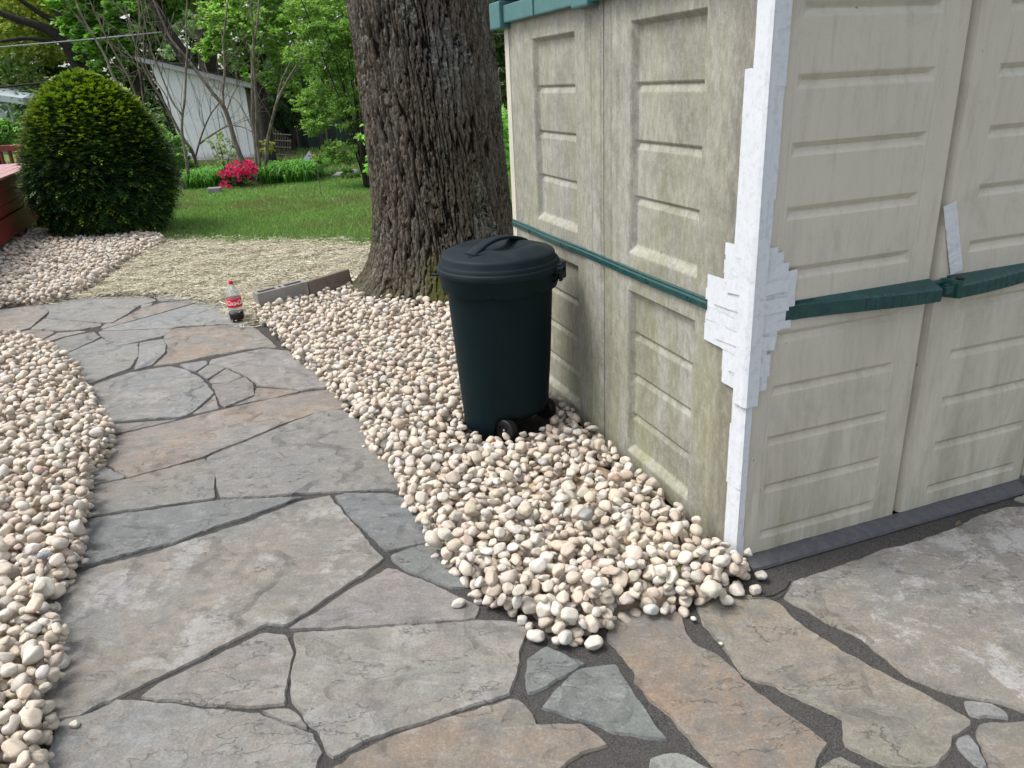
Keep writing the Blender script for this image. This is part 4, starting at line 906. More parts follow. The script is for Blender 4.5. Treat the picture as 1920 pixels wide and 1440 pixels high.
for a_, l_, r_ in ((.4, 3.2, .24), (2.3, 3.6, .26), (4.3, 3.0, .22), (5.6, 3.4, .2)):
    p0 = np.array([TREE[0]-.23, TREE[1], 7.0]); d_ = np.array([math.cos(a_), math.sin(a_), 1.1]); mb.tube([p0, p0+d_*l_*.3+[0, 0, .1], p0+d_*l_*.65, p0+d_*l_], [r_*1.2, r_, r_*.75, r_*.4], 12, jit=.04)
mb.tube([(TREE[0]-.22, TREE[1], 6.6), (TREE[0]-.25, TREE[1], 7.6), (TREE[0]-.2, TREE[1], 9)], [.5, .42, .3], 16, jit=.04); mb.build('limb', M['darkstem'], OT, True)

# ================================================================== BLOCKS
def oriented_box(o, d, length, thick, height, tilt=0.0):
    d = np.array([d[0], d[1], 0.]); d /= np.linalg.norm(d); nrm = np.array([-d[1], d[0], 0])
    Mb = Matrix(((d[0], nrm[0], 0, o[0]), (d[1], nrm[1], 0, o[1]), (0, 0, 1, o[2]), (0, 0, 0, 1)))
    return Mb
a0 = G(494, 590, .0); a1 = G(576, 529, .19); a0t = G(484, 551, .185)
dirb = np.array([.335, .245]); dirb = dirb/np.linalg.norm(dirb)
# hollow block standing on its long side, two cores open at the top
Mb = oriented_box((a0t[0], a0t[1], -.005), dirb, .4, .1, .19)
mb = MB(); L_, Tn_, Hh_, w_ = .41, .105, .19, .021
def ringbox(x0, x1):  # outer walls
    pass
mb.box((0, 0, 0), (L_, w_, Hh_), None, .002); mb.box((0, Tn_-w_, 0), (L_, Tn_, Hh_), None, .002)
for (x0, x1) in ((0, .026), (.170, .195), (.215, .240), (L_-.026, L_)): mb.box((x0, w_-.001, 0), (x1, Tn_-w_+.001, Hh_-.0015), None, 0)
mb.box((.026, w_-.001, 0), (L_-.026, Tn_-w_+.001, .03))
blk = mb.build('concrete_block', M['conc']); blk.matrix_world = Mb @ Matrix.Rotation(math.radians(-3), 4, 'Y'); tag(blk, 'grey hollow concrete block with two open cores at the edge of the gravel', 'concrete block', 'blocks edging the gravel')
b0 = G(583, 526, .215); b1 = G(660, 503, .235); d2 = (b1-b0)[:2]; ln = float(np.hypot(*d2))
Mb = oriented_box((b0[0], b0[1]+.012, -.03), d2, ln, .05, .25)
mb = MB(); mb.box((0, 0, 0), (ln*1.02, .09, .235), None, .012); blk = mb.build('concrete_block', M['concb']); blk.matrix_world = Mb @ Matrix.Rotation(math.radians(-3.5), 4, 'Y') @ Matrix.Rotation(math.radians(-9), 4, 'X')
tag(blk, 'brown stained solid block leaning between the hollow block and the oak', 'concrete block', 'blocks edging the gravel')
g = G(402, 363); mb = MB(); mb.box((-.115, -.08, -.02), (.115, .08, .10), Matrix.Rotation(.15, 4, 'Z'), .015); o = mb.build('concrete_block', M['conc']); o.location = (g[0], g[1]+.05, 0); tag(o, 'small pale block in the grass beside the pink azalea', 'concrete block')

# ================================================================== SODA BOTTLE
g = G(446, 602); BO = thing('soda_bottle', 'two litre soda bottle with red cap and red label, a little dark cola left', 'bottle', (g[0], g[1], .001))
n = N('clear_plastic'); gl = n.new('ShaderNodeBsdfGlass'); gl.inputs['IOR'].default_value = 1.12; gl.inputs['Roughness'].default_value = .05; gl.inputs[0].default_value = (.93, .96, .97, 1)
df = n.new('ShaderNodeBsdfPrincipled'); df.inputs['Base Color'].default_value = (.75, .78, .8, 1); df.inputs['Roughness'].default_value = .2; mx = n.new('ShaderNodeMixShader'); mx.inputs[0].default_value = .22
n.link(gl.outputs[0], mx.inputs[1]); n.link(df.outputs[0], mx.inputs[2]); n.link(mx.outputs[0], n.out.inputs['Surface']); M['pet'] = n.m
M['cola'] = simple('cola', (.010, .004, .003), .12, .1, .0001, 20, .6); M['red'] = simple('red_cap', (.62, .01, .012), .4, .1, .0003, 60); M['lblred'] = simple('red_label', (.72, .012, .03), .35, .05, .0002, 60); M['lblw'] = simple('white_print', (.82, .8, .8), .4, .03, .0002, 60)
mb = MB(); mb.lathe([(.0528, .078), (.0505, .090), (.052, .105), (.054, .118), (.054, .185), (.051, .205), (.043, .232), (.030, .258), (.017, .278), (.0135, .285), (.0135, .296)], 40); autosmooth(mb.build('body', M['pet'], BO), 60)
mb = MB(); mb.lathe([(.0, .008), (.018, .004), (.036, .0), (.048, .012), (.0535, .035), (.054, .06), (.0528, .078), (.0, .0785)], 40); mb.build('drink', M['cola'], BO, True)
mb = MB(); mb.lathe([(.0, .312), (.013, .312), (.0148, .309), (.015, .289), (.0135, .288)], 28); autosmooth(mb.build('cap', M['red'], BO), 40)
mb = MB(); mb.lathe([(.0545, .118), (.0549, .119), (.0549, .184), (.0545, .185)], 48); lb_o = mb.build('label', M['lblred'], BO, True)
cv = bpy.data.curves.new('script', 'FONT'); cv.body = 'Coca-Cola'; cv.size = .052; cv.shear = .35; cv.offset = .0009; cv.space_character = .86; cv.resolution_u = 3
to_ = bpy.data.objects.new('script', cv); COL.objects.link(to_); bpy.context.view_layer.update()
me = bpy.data.meshes.new_from_object(to_.evaluated_get(bpy.context.evaluated_depsgraph_get())); bpy.data.objects.remove(to_); bpy.data.curves.remove(cv)
bm = bmesh.new(); bm.from_mesh(me); bmesh.ops.triangulate(bm, faces=bm.faces)
bmesh.ops.subdivide_edges(bm, edges=[e for e in bm.edges if e.calc_length() > .006], cuts=2)
xs = [v.co.x for v in bm.verts]; ys = [v.co.y for v in bm.verts]; wtx = max(xs)-min(xs)
camang = math.atan2(-g[1], -g[0])
for v in bm.verts:
    s_ = (v.co.x-min(xs))/wtx; an = camang-math.radians(62)+s_*math.radians(150); v.co = Vector((.0553*math.cos(an), .0553*math.sin(an), .136+(v.co.y-min(ys))*.95))
bm.to_mesh(me); bm.free(); me.materials.clear(); me.materials.append(M['lblw']); to_ = bpy.data.objects.new('lettering', me); COL.objects.link(to_); to_.parent = lb_o

# ================================================================== DECK
DO = G(5, 492)[:2]
DK = thing('deck', 'red stained wooden deck with railing half hidden behind the clipped evergreen', 'deck', (DO[0], DO[1], 0), -AZ)
def dbox(name, lo, hi, m, parent=DK, bev=.004): mb = MB(); mb.box(lo, hi, None, bev); return mb.build(name, m, parent)
Yl = 3.4
for (za, zb) in ((.165, .40), (.425, .535), (.54, .665), (.67, .80)): dbox('fascia_board', (-.03, -2.5, za), (.0, Yl, zb), M['deck'])
for k in range(8): dbox('floor_board', (-.005-.145*(k+1)+.03, -2.5, .805+.0), (-.005-.145*k+.024, Yl, .835), M['decktop'])
mb = MB(); mb.box((-.075, -2.48, .18), (-.035, Yl, .80)); mb.build('frame', M['deck'], DK)
for yy in (-2.2, -.12, 1.22, 2.6): dbox('post', (-.11, yy-.045, -.02), (-.035, yy+.045, .17 if yy < 5 else .2), M['deck'])
dbox('post', (-.12, -.20, -.02), (-.04, -.08, .5), M['deck'])
mb = MB(); mb.box((-.9, -2.5, -.01), (-.86, Yl, .80)); mb.build('dark_backing', M['black'], DK)  # black sheet added for the shaded dark beneath the deck
# railing farther back
R1 = at(-60, 276, 14.2); R2 = at(39, 276, 14.2); 
for (z0_, z1_, nm) in ((0.0, .09, 'top_rail'),):
    mb = MB(); mb.box((0, -.07, -.10), (2.6, .07, 0.0), None, .006)
    o = mb.build(nm, M['deck'], None); rwM = Matrix.Translation((R1[0]-1.5, R1[1], R1[2])); o.matrix_world = rwM
    o.parent = DK; o.matrix_parent_inverse = DK.matrix_world.inverted() if False else Matrix.Identity(4)
    base = Matrix.Translation((DO[0], DO[1], 0)) @ Matrix.Rotation(-AZ, 4, 'Z'); o.matrix_basis = base.inverted() @ rwM
    for k in range(16):
        x_ = .12+k*.16; wpost = .06 if k in (14,) else .02
        mb = MB(); mb.box((x_-wpost, -.03, -1.0), (x_+wpost, .03, -.10), None, .004); p = mb.build('post' if k == 14 else 'baluster', M['deck'], DK); p.matrix_basis = base.inverted() @ rwM
    mb = MB(); mb.box((0, -.03, -.92), (2.6, .03, -.84), None, .004); p = mb.build('bottom_rail', M['deck'], DK); p.matrix_basis = base.inverted() @ rwM

# ================================================================== FOLIAGE TOOLS
def leaf_quads(P, size, aspect=.5, up=.4, cols=None, dirs=None, r=rng, fold=0.0):
    n = len(P); nrm = r.standard_normal((n, 3)); nrm /= np.linalg.norm(nrm, axis=1)[:, None]; nrm[:, 2] = np.abs(nrm[:, 2])+up; nrm /= np.linalg.norm(nrm, axis=1)[:, None]
    d = r.standard_normal((n, 3)) if dirs is None else dirs+.35*r.standard_normal((n, 3)); d = d-nrm*np.sum(d*nrm, 1)[:, None]; d /= np.linalg.norm(d, axis=1)[:, None]+1e-9
    s = np.cross(nrm, d); L = np.broadcast_to(size, (n,))*r.uniform(.7, 1.3, n); Wd = L*aspect
    V = np.stack([P-d*L[:, None]*.5, P+s*Wd[:, None]*.5-d*L[:, None]*.05, P+d*L[:, None]*.5-nrm*L[:, None]*.08, P-s*Wd[:, None]*.5-d*L[:, None]*.05], 1).reshape(-1, 3)
    Fq = np.arange(n*4).reshape(n, 4); C = np.repeat(cols, 4, 0) if cols is not None else None
    return V, Fq, C
GAIN = [1.0]; DES = [0.0]
def palette(pal, n, var=.22, r=rng):
    pal = np.array(pal)*GAIN[0]; lum = pal@np.array([.3, .6, .1]); pal = pal*(1-DES[0])+lum[:, None]*np.array([1.12, 1.05, .75])*DES[0]; c = pal[r.integers(0, len(pal), n)]; return np.clip(c*r.uniform(1-var, 1+var, (n, 1)), 0, 1)
def crown_points(blobs, n, clump=.30, r=rng, flat=.8):
    """blobs: list of (center3, radius) -> leaf points grouped into clumps"""
    w = np.array([b[1]**2 for b in blobs]); w = w/w.sum(); out = []; tint = []
    for (c, rd), wi in zip(blobs, w):
        ni = int(n*wi); nc = max(6, ni//45); d = r.standard_normal((nc, 3)); d /= np.linalg.norm(d, axis=1)[:, None]; rr = r.uniform(.25, 1, nc)**.5
        cc = np.array(c)+d*rr[:, None]*rd*np.array([1, 1, flat]); k = r.integers(0, nc, ni); cl = rd*clump*r.uniform(.5, 1.2, nc)
        off = r.standard_normal((ni, 3))*np.array([1, 1, .55])*.55; out.append(cc[k]+off*cl[k][:, None]); tint.append(r.uniform(.72, 1.28, nc)[k])
    return np.concatenate(out), np.concatenate(tint)
def pxb(lst, Y, dy=.5):
    out = []
    for (x, y, r_) in lst:
        Yb = Y+rng.uniform(-dy, dy)*r_*Y/1431; out.append((at(x, y, Yb), r_*Yb/1431*1.02))
    return out
def trace(pts, Y, dY=0.0, n=0):
    """pixel trace -> smooth 3D path at depth Y drifting by dY"""
    P = np.array([at(x, y, Y+dY*i/(len(pts)-1)) for i, (x, y) in enumerate(pts)])
    if len(P) < 3: return P
    t = np.linspace(0, len(P)-1, len(P)*4); i0 = np.clip(t.astype(int), 0, len(P)-2); f = (t-i0)[:, None]
    pm = P[np.clip(i0-1, 0, len(P)-1)]; p0 = P[i0]; p1 = P[i0+1]; p2 = P[np.clip(i0+2, 0, len(P)-1)]
    return .5*((2*p0)+(-pm+p1)*f+(2*pm-5*p0+4*p1-p2)*f*f+(-pm+3*p0-3*p1+p2)*f**3)
def tree(name, label, cat, blobs, pal, n, size, stems=(), aspect=.6, mat='leaf', stem_mat='darkstem', up=.4, clump=.3, group=None, base=None, var=.2):
    t = thing(name, label, cat, (0, 0, 0), 0, group)
    if len(stems):
        mb = MB()
        for P, r0, r1 in stems:
            P = np.asarray(P); mb.tube(P, np.linspace(r0, r1, len(P)), 8, jit=.03)
            if name == 'laurel_shrub': mb.build('stem', M[stem_mat], t, True); mb = MB()
        if mb.n: mb.build('trunk', M[stem_mat], t, True)
    if blobs:
        P, ti = crown_points(blobs, n, clump); c = palette(pal, len(P), var)*ti[:, None]
        V, Fq, C = leaf_quads(P, size, aspect, up, c); mesh_np('crown', V, Fq, M[mat], t, False, C)
    return t

# ================================================================== CLIPPED EVERGREEN (yew)
g = G(192, 452); YW = thing('clipped_yew', 'egg shaped clipped evergreen bush with yellow green tips by the red deck', 'bush', (g[0]-.06, g[1]+.50, 0))
def yew_r(z, th):
    t = np.clip((z-.14)/(1.93-.14), 0, 1); prof = np.power(np.clip(1-np.power(np.clip((t-.30)/.70, 0, 1), 2.0), 0, 1), .58)*(t >= .30)+(.70+.30*np.power(np.clip(t/.30, 0, 1), .6))*(t < .30)
    return .865*prof*(1+.12*fbm(np.cos(th)*1.6, z*1.6+np.sin(th)*1.6, seed=81)+.05*fbm(np.cos(th)*5, z*5+np.sin(th)*5, seed=83))
ns_ = 21000; z_ = rng.uniform(.12, 1.97, ns_*2); th_ = rng.uniform(0, 2*math.pi, ns_*2); r_ = yew_r(z_, th_); keep = rng.uniform(0, 1.05, ns_*2) < r_+.12; z_, th_, r_ = z_[keep][:ns_], th_[keep][:ns_], r_[keep][:ns_]; ns_ = len(z_)
depth = rng.power(2.6, ns_); rr2 = r_*(.62+.38*depth)*(1+.035*rng.standard_normal(ns_)+.06*(rng.uniform(0, 1, ns_) < .03))
dr = (yew_r(z_+.02, th_)-yew_r(z_-.02, th_))/.04; on = np.stack([np.cos(th_), np.sin(th_), -np.clip(dr, -3, 1.5)], 1); on /= np.linalg.norm(on, axis=1)[:, None]
Pc = np.stack([rr2*np.cos(th_), rr2*np.sin(th_), z_+.0*z_], 1)
tan = np.stack([-np.sin(th_), np.cos(th_), 0*th_], 1)
axd = on*.9+tan*rng.normal(0, .55, (ns_, 1))+np.array([0, 0, .12])+rng.normal(0, .2, (ns_, 3)); axd /= np.linalg.norm(axd, axis=1)[:, None]
side = np.cross(axd, [0, 0, 1]); side /= np.linalg.norm(side, axis=1)[:, None]+1e-9; upn = np.cross(side, axd)
Vs, Cs = [], []; nl = 7; Ls = rng.uniform(.08, .155, ns_)
newg = (rng.uniform(0, 1, ns_) < (.10+.85*sstep((z_-.80)/1.1))*(depth > .74))
old = palette([(.036, .088, .024), (.048, .115, .034), (.026, .064, .024), (.066, .135, .032)], ns_, .3); new = palette([(.30, .42, .022), (.22, .36, .025), (.38, .48, .03)], ns_, .25)
for k in range(nl):
    f = (k+.5)/nl; sg = 1 if k % 2 else -1
    ctr = Pc+axd*(Ls*(f-.3))[:, None]-np.array([0, 0, 1])*(.35*Ls*f*f)[:, None]
    nd = axd*.75+side*sg*(.85*(1-.5*f)) if k < nl-1 else axd; nd = nd+rng.normal(0, .12, (ns_, 3)); nd /= np.linalg.norm(nd, axis=1)[:, None]
    wd = np.cross(nd, upn); wd /= np.linalg.norm(wd, axis=1)[:, None]+1e-9; ll = (.048*(1.1-.35*f))*rng.uniform(.8, 1.2, ns_); ww = .011
    Vs.append(np.stack([ctr, ctr+nd*ll[:, None]*.5+wd*ww, ctr+nd*ll[:, None]-np.array([0, 0, .004]), ctr+nd*ll[:, None]*.5-wd*ww], 1))
    tipc = old*(1-f*.0)+0; isn = (newg & (f > .45))[:, None]; Cs.append(np.repeat(np.where(isn, new, tipc)[:, None], 4, 1))
V = np.stack(Vs, 1).reshape(-1, 3); C = np.stack(Cs, 1).reshape(-1, 3); mesh_np('foliage', V, np.arange(len(V)).reshape(-1, 4), M['needle'], YW, False, C)
# solid dark hull added to block see-through, coloured as the shaded inside
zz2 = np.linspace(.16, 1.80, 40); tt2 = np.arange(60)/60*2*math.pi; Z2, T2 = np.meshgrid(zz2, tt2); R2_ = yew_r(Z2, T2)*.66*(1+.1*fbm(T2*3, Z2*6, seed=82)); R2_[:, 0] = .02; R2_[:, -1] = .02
V = np.stack([R2_*np.cos(T2), R2_*np.sin(T2), Z2], -1).reshape(-1, 3); M['inner'] = simple('dark_core_fill', (.012, .016, .008), .95, .5, .02, 12); mesh_np('dark_core', V, grid_faces(60, 40, True), M['inner'], YW, True)
mb = MB()
for k in range(7):
    a = k*.9; mb.tube([(0.03*math.cos(a), .03*math.sin(a), -.05), (.10*math.cos(a), .1*math.sin(a), .15), (.3*math.cos(a), .3*math.sin(a), .5)], [.035, .03, .02], 7)
mb.build('trunk', M['darkstem'], YW, True)

# ================================================================== GRASS, STRAW
GAIN[0] = 3.1; DES[0] = .28
def blades(n, region, hgt, wid, pal, name, mat, label, lean=.5, test=None):
    (x0, x1), (y0, y1) = region; P = np.stack([rng.uniform(x0, x1, n*2), y0+(y1-y0)*rng.uniform(0, 1, n*2)**1.25], 1)
    P = P[test(P[:, 0], P[:, 1])][:n]; n = len(P); a = rng.uniform(0, 2*math.pi, n); d = np.stack([np.cos(a), np.sin(a), 0*a], 1)
    pt = fbm(P[:, 0]*1.4, P[:, 1]*1.4, seed=91); far = np.clip((P[:, 1]-8)/8, 0, 1)
    h = hgt*rng.uniform(.5, 1.3, n)*(1+.3*pt); w = wid*(1+far*1.1); ln = rng.uniform(.2, 1, n)*lean*h; b = rng.uniform(0, 2*math.pi, n); l = np.stack([np.cos(b), np.sin(b)], 1)*ln[:, None]
    p0 = np.c_[P, np.full(n, -.01)]; sd_ = d*w[:, None] if np.ndim(w) else d*w
    top = p0+np.c_[l, h]; V = np.stack([p0-sd_, p0+sd_, top], 1).reshape(-1, 3)
    c = palette(pal, n, .25); dry = np.clip((fbm(P[:, 0]*.9+4, P[:, 1]*.9, seed=92)-.12)*2.5, 0, .75)[:, None]; dry = np.where(rng.uniform(0, 1, (n, 1)) < dry, 1, 0)*.7
    nearstraw = np.exp(-np.clip(P[:, 1]-8.4-(-.3*(P[:, 0]+1.4)), 0, 9)/1.1)[:, None]; c = c*(1-.30*nearstraw)+np.array([.10, .10, .04])*.30*nearstraw
    c = c*(1-dry)+np.array([.26, .23, .12])*dry
    return tag(mesh_np(name, V, np.arange(3*n).reshape(n, 3), mat, None, False, np.repeat(c, 3, 0)), label, 'grass', kind='stuff')
sp_ = [tuple(p) for p in straw_poly]; fbp = np.array(fb)
def lawn_ok(x, y):
    k = ~inpoly(x, y, sp_) & ~inpoly(x, y, fbp) & (y > 7.3-.55*(x+.5)*0)
    k &= ~((y < 7.9) & (x < -.9)); return k
blades(330000, ((-7.2, 1.6), (6.7, 17.5)), .050, .0042, [(.050, .125, .020), (.065, .15, .025), (.085, .17, .03), (.04, .10, .018), (.10, .19, .04)], 'lawn_grass', M['grass'], 'mown green lawn behind the straw patch', .9, lawn_ok)
blades(60000, ((-22, 8), (15.5, 24)), .12, .012, [(.04, .10, .018), (.06, .14, .03), (.03, .07, .015), (.10, .12, .04)], 'ground_cover', M['grass'], 'rough green ground cover under the far shrubs', .7, lambda x, y: (y > 15.2+0*x))
def straw(n, name, poly, label, pal, zr=.030, lr=(.04, .13)):
    poly = np.array(poly); lo, hi = poly.min(0)-.3, poly.max(0)+.45; P = rng.uniform(lo, hi, (n*3, 2)); d_ = polydist(P[:, 0], P[:, 1], poly); ins = inpoly(P[:, 0], P[:, 1], poly)
    k = (ins & (rng.uniform(0, 1, len(P)) < .35+d_*6)) | (~ins & (d_ < .45) & (P[:, 1] > 7.6) & (rng.uniform(0, 1, len(P)) < .5*np.exp(-d_/.16))) | (~ins & (d_ < .12) & (rng.uniform(0, 1, len(P)) < .10)); P = P[k][:n]; n = len(P)
    a = rng.uniform(0, math.pi, n); L = rng.uniform(*lr, n); z = rng.uniform(.0, zr, n)*(.4+.6*(vnoise(P[:, 0]*7, P[:, 1]*7, seed=5)+1)); w = rng.uniform(.0009, .0023, n)
    tl_ = rng.normal(0, .10, n); bend = rng.normal(0, .28, n); V = []
    for t, da in ((-.5, -1), (-.17, -.3), (.17, .3), (.5, 1)):
        an = a+bend*da*.5; c = np.stack([P[:, 0]+np.cos(an)*L*t, P[:, 1]+np.sin(an)*L*t, np.maximum(z+tl_*L*t-.04*abs(t)*L, .0)+.003], 1); sd_ = np.stack([-np.sin(an), np.cos(an), rng.normal(0, .5, n)], 1)*w[:, None]
        V += [c-sd_, c+sd_]
    V = np.stack(V, 1).reshape(-1, 3); b = np.arange(n)[:, None]*8; Fq = np.concatenate([b+np.array([[0, 2, 3, 1]]), b+np.array([[2, 4, 5, 3]]), b+np.array([[4, 6, 7, 5]])])
    return tag(mesh_np(name, V, Fq, M['straw'], None, False, np.repeat(palette(pal, n, .22), 8, 0)), label, 'straw', kind='stuff')
GAIN[0] = 1.0; DES[0] = 0
straw(100000, 'straw_mulch', sp_, 'loose pale straw spread over the bare patch between path and lawn', [(.60, .55, .40), (.55, .50, .36), (.70, .65, .51), (.47, .43, .31), (.33, .32, .22), (.24, .21, .15)])

# ================================================================== MULTI-STEM BARE SHRUBS
def twigs(mb, paths, n, r0=.006, L=(.3, 1.0), up=.8, f0=.35):
    for i in range(n):
        P = paths[rng.integers(0, len(paths))]; k = int(rng.uniform(f0, .98)*(len(P)-1)); p = P[k]; a = rng.uniform(0, 2*math.pi); l = rng.uniform(*L)
        ax = P[min(k+1, len(P)-1)]-P[max(k-1, 0)]; ax /= np.linalg.norm(ax)+1e-9; d = ax*.7+np.array([math.cos(a)*.7, math.sin(a)*.5, up*.5]); d /= np.linalg.norm(d); b = rng.normal(0, .15, 3)
        pts = [p, p+d*l*.35, p+d*l*.7+b*l*.4, p+d*l+b*l+np.array([0, 0, .1*l])]; mb.tube(pts, [r0*1.1, r0*.9, r0*.6, r0*.3], 5)
        for q in range(2):
            p2 = pts[rng.integers(1, 3)]; d2_ = d+rng.normal(0, .6, 3); d2_ /= np.linalg.norm(d2_); mb.tube([p2, p2+d2_*l*.25, p2+d2_*l*.5], [r0*.6, r0*.45, r0*.2], 4)
Z6 = lambda L: [(x/4.5+240, y/4.5+60) for x, y in L]
Z1 = lambda L: [(x/2.6667, y/2.6667) for x, y in L]
def stems_thing(name, label, stems, Y, ntw, mat='stem', group=None, tw=.008, L=(.3, 1.1), f0=.35):
    t = thing(name, label, 'shrub', (0, 0, 0), 0, group); allp = []
    for (pts, r0, r1, dY) in stems:
        P = trace(pts, Y, dY); mb = MB(); mb.tube(P, np.linspace(r0, r1, len(P))*.68, 8, jit=.05); mb.build('stem', M[mat], t, True); allp.append(P)
    tot = sum(len(P) for P in allp)
    for P in allp: mb = MB(); twigs(mb, [P], max(3, int(ntw*len(P)/tot)), tw*.7, L, f0=f0); mb.build('twigs', M[mat], t, True)
    return t
stems_thing('bare_shrub', 'bare pale stems leaning left out of the ground just right of the clipped evergreen', [
    (Z1([(928, 970), (870, 860), (800, 740), (720, 610), (640, 500), (570, 390), (530, 290), (480, 200), (420, 100), (380, 0), (350, -120)]), .055, .014, .5),
    (Z1([(935, 968), (860, 820), (780, 690), (740, 610), (690, 500), (640, 380), (560, 240), (500, 120), (440, -20)]), .045, .012, -.4),
    (Z1([(940, 965), (900, 880), (830, 760), (770, 660), (720, 520), (700, 380), (680, 260), (700, 120), (690, -20)]), .03, .01, .3),
    (Z6([(510, 1200), (480, 1000), (455, 850), (460, 700), (480, 560), (490, 300), (500, 150), (490, 0), (500, -330)]), .045, .014, .2),
    (Z6([(458, 700), (370, 580), (280, 360), (220, 220), (180, 90), (90, -330)]), .025, .009, .3),
    (Z1([(700, 180), (640, 90), (560, 0), (500, -80)]), .014, .006, .2)], 14.6, 46, tw=.009, group='bare multi stemmed shrubs')
stems_thing('bare_shrub', 'slender bare shrub rising in front of the white shed with a forked base', [
    (Z6([(590, 1160), (565, 1070), (530, 990), (450, 870), (370, 720), (290, 570), (200, 430), (100, 230), (50, 60), (-60, -330)]), .065, .014, -.6),
    (Z6([(568, 1060), (600, 940), (640, 820), (700, 690), (770, 600)]), .035, .02, -.3),
    (Z6([(600, 945), (720, 860), (840, 795), (960, 800), (1055, 850)]), .035, .014, -.3),
    (Z6([(370, 720), (330, 560), (240, 420), (170, 330), (130, 150), (150, -330)]), .022, .01, .2),
    (Z6([(200, 430), (215, 300), (260, 170), (300, 60)]), .018, .007, .2)], 18.2, 34, tw=.010, group='bare multi stemmed shrubs', L=(.4, 1.3))
stems_thing('bare_shrub', 'bare shrub with thick smooth stems fanning out behind the pink azalea', [
    (Z6([(1085, 1300), (1060, 1260), (980, 1120), (900, 920), (850, 740), (800, 620), (720, 520), (600, 360), (500, 230), (400, 110), (330, 0), (190, -330)]), .085, .022, .2),
    (Z6([(805, 625), (800, 500), (815, 350), (810, 180), (805, 60), (850, -330)]), .04, .02, .3),
    (Z6([(835, 665), (870, 560), (930, 450), (985, 380)]), .018, .008, .2),
    (Z6([(1040, 800), (980, 680), (920, 580), (820, 520), (740, 470), (670, 360)]), .02, .010, .5),
    (Z6([(1090, 1300), (1085, 1260), (1085, 1100), (1070, 900), (1050, 750), (1050, 500), (1050, 300), (1050, 150), (1090, -60), (1110, -330)]), .06, .024, .5),
    (Z6([(1095, 1300), (1095, 1240), (1110, 1100), (1085, 900), (1085, 700), (1075, 480), (1060, 250), (1055, -60), (1010, -330)]), .05, .020, -.3),
    (Z6([(1100, 1300), (1125, 1250), (1165, 1080), (1180, 900), (1220, 730), (1260, 580), (1330, 440), (1380, 350), (1500, 170), (1620, 20)]), .065, .014, -.3),
    (Z6([(1255, 600), (1290, 430), (1370, 250), (1430, 60), (1460, -200)]), .03, .010, .3)], 15.1, 44, tw=.009, group='bare multi stemmed shrubs', L=(.3, .9), f0=.45)

# ================================================================== TREES AND SHRUBS BEHIND
GAIN[0] = 2.5; DES[0] = .2
tree('olive_oak', 'spreading tree with olive yellow spring leaves and dark limbs, far left', 'tree',
     pxb([(20, 55, 75), (90, 20, 65), (55, 120, 45), (-70, 60, 110), (20, -70, 120), (120, -60, 90), (110, 95, 30), (35, 150, 40), (-40, 140, 60), (75, 70, 45)], 34), [(.24, .30, .040), (.20, .26, .035), (.30, .33, .055), (.15, .21, .03), (.27, .25, .05)], 42000, .16,
     [(trace([(182, 330), (172, 190), (152, 120), (132, 84)], 33), .50, .34), (trace([(150, 112), (122, 78), (82, 52), (30, 35), (-20, 16)], 32.5, -1), .26, .10), (trace([(142, 92), (112, 25), (95, -20), (60, -90)], 32.5, 1), .22, .09), (trace([(110, 46), (60, 15), (20, -12)], 32, -1), .13, .05), (trace([(100, 78), (50, 72), (0, 78)], 32, -1), .10, .05)], clump=.22, up=.5)
tree('maple_tree', 'bright green maple whose low leafy branches hang above the clipped evergreen', 'tree',
     pxb([(175, 55, 50), (150, 20, 45), (238, 36, 50), (200, 105, 38), (285, 50, 45), (180, -50, 90), (290, -60, 90), (235, 120, 30), (215, 75, 40), (330, 0, 40), (160, 95, 22)], 26), [(.085, .20, .030), (.11, .25, .04), (.07, .155, .03), (.14, .29, .05)], 30000, .19,
     [(trace([(275, 330), (262, 200), (250, 90), (255, 20), (260, -60)], 26.5), .22, .14), (trace([(251, 95), (225, 70), (190, 55)], 26.5, -1), .09, .04)], aspect=.85, clump=.20, up=1.2)
def pine(name, label, blobs, Y, n, pal, stems): return tree(name, label, 'tree', pxb(blobs, Y, .3), pal, n, .20, stems, .22, up=-.2, clump=.26)
pine('tall_pine', 'tall dark trunked pine standing behind the roof of the white shed', [(395, -70, 60), (330, -90, 50), (450, -60, 60), (420, 20, 30)], 30, 12000, [(.02, .05, .018), (.03, .07, .02)], [(trace([(402, 320), (392, 150), (385, 60), (378, -20), (372, -140)], 30), .38, .26)])
tree('leaning_tree', 'dark thick leaning trunk rising behind the left end of the white shed roof', 'tree', pxb([(300, -50, 50), (340, -40, 50), (270, 10, 25)], 24), [(.05, .12, .025), (.08, .17, .03)], 7000, .15,
     [(trace([(395, 300), (372, 170), (352, 118), (330, 82), (305, 45), (285, -10), (262, -90)], 23.6), .21, .13)], clump=.25)
tree('blossoming_tree', 'small tree in white blossom glimpsed above the white shed roof', 'tree', pxb([(330, 85, 18), (345, 60, 18), (318, 100, 12), (355, 40, 20)], 25.5), [(.55, .60, .50), (.65, .68, .60), (.16, .30, .08), (.20, .34, .10)], 2600, .12, [(trace([(352, 300), (345, 150), (340, 80)], 25.6), .12, .05)], clump=.3)
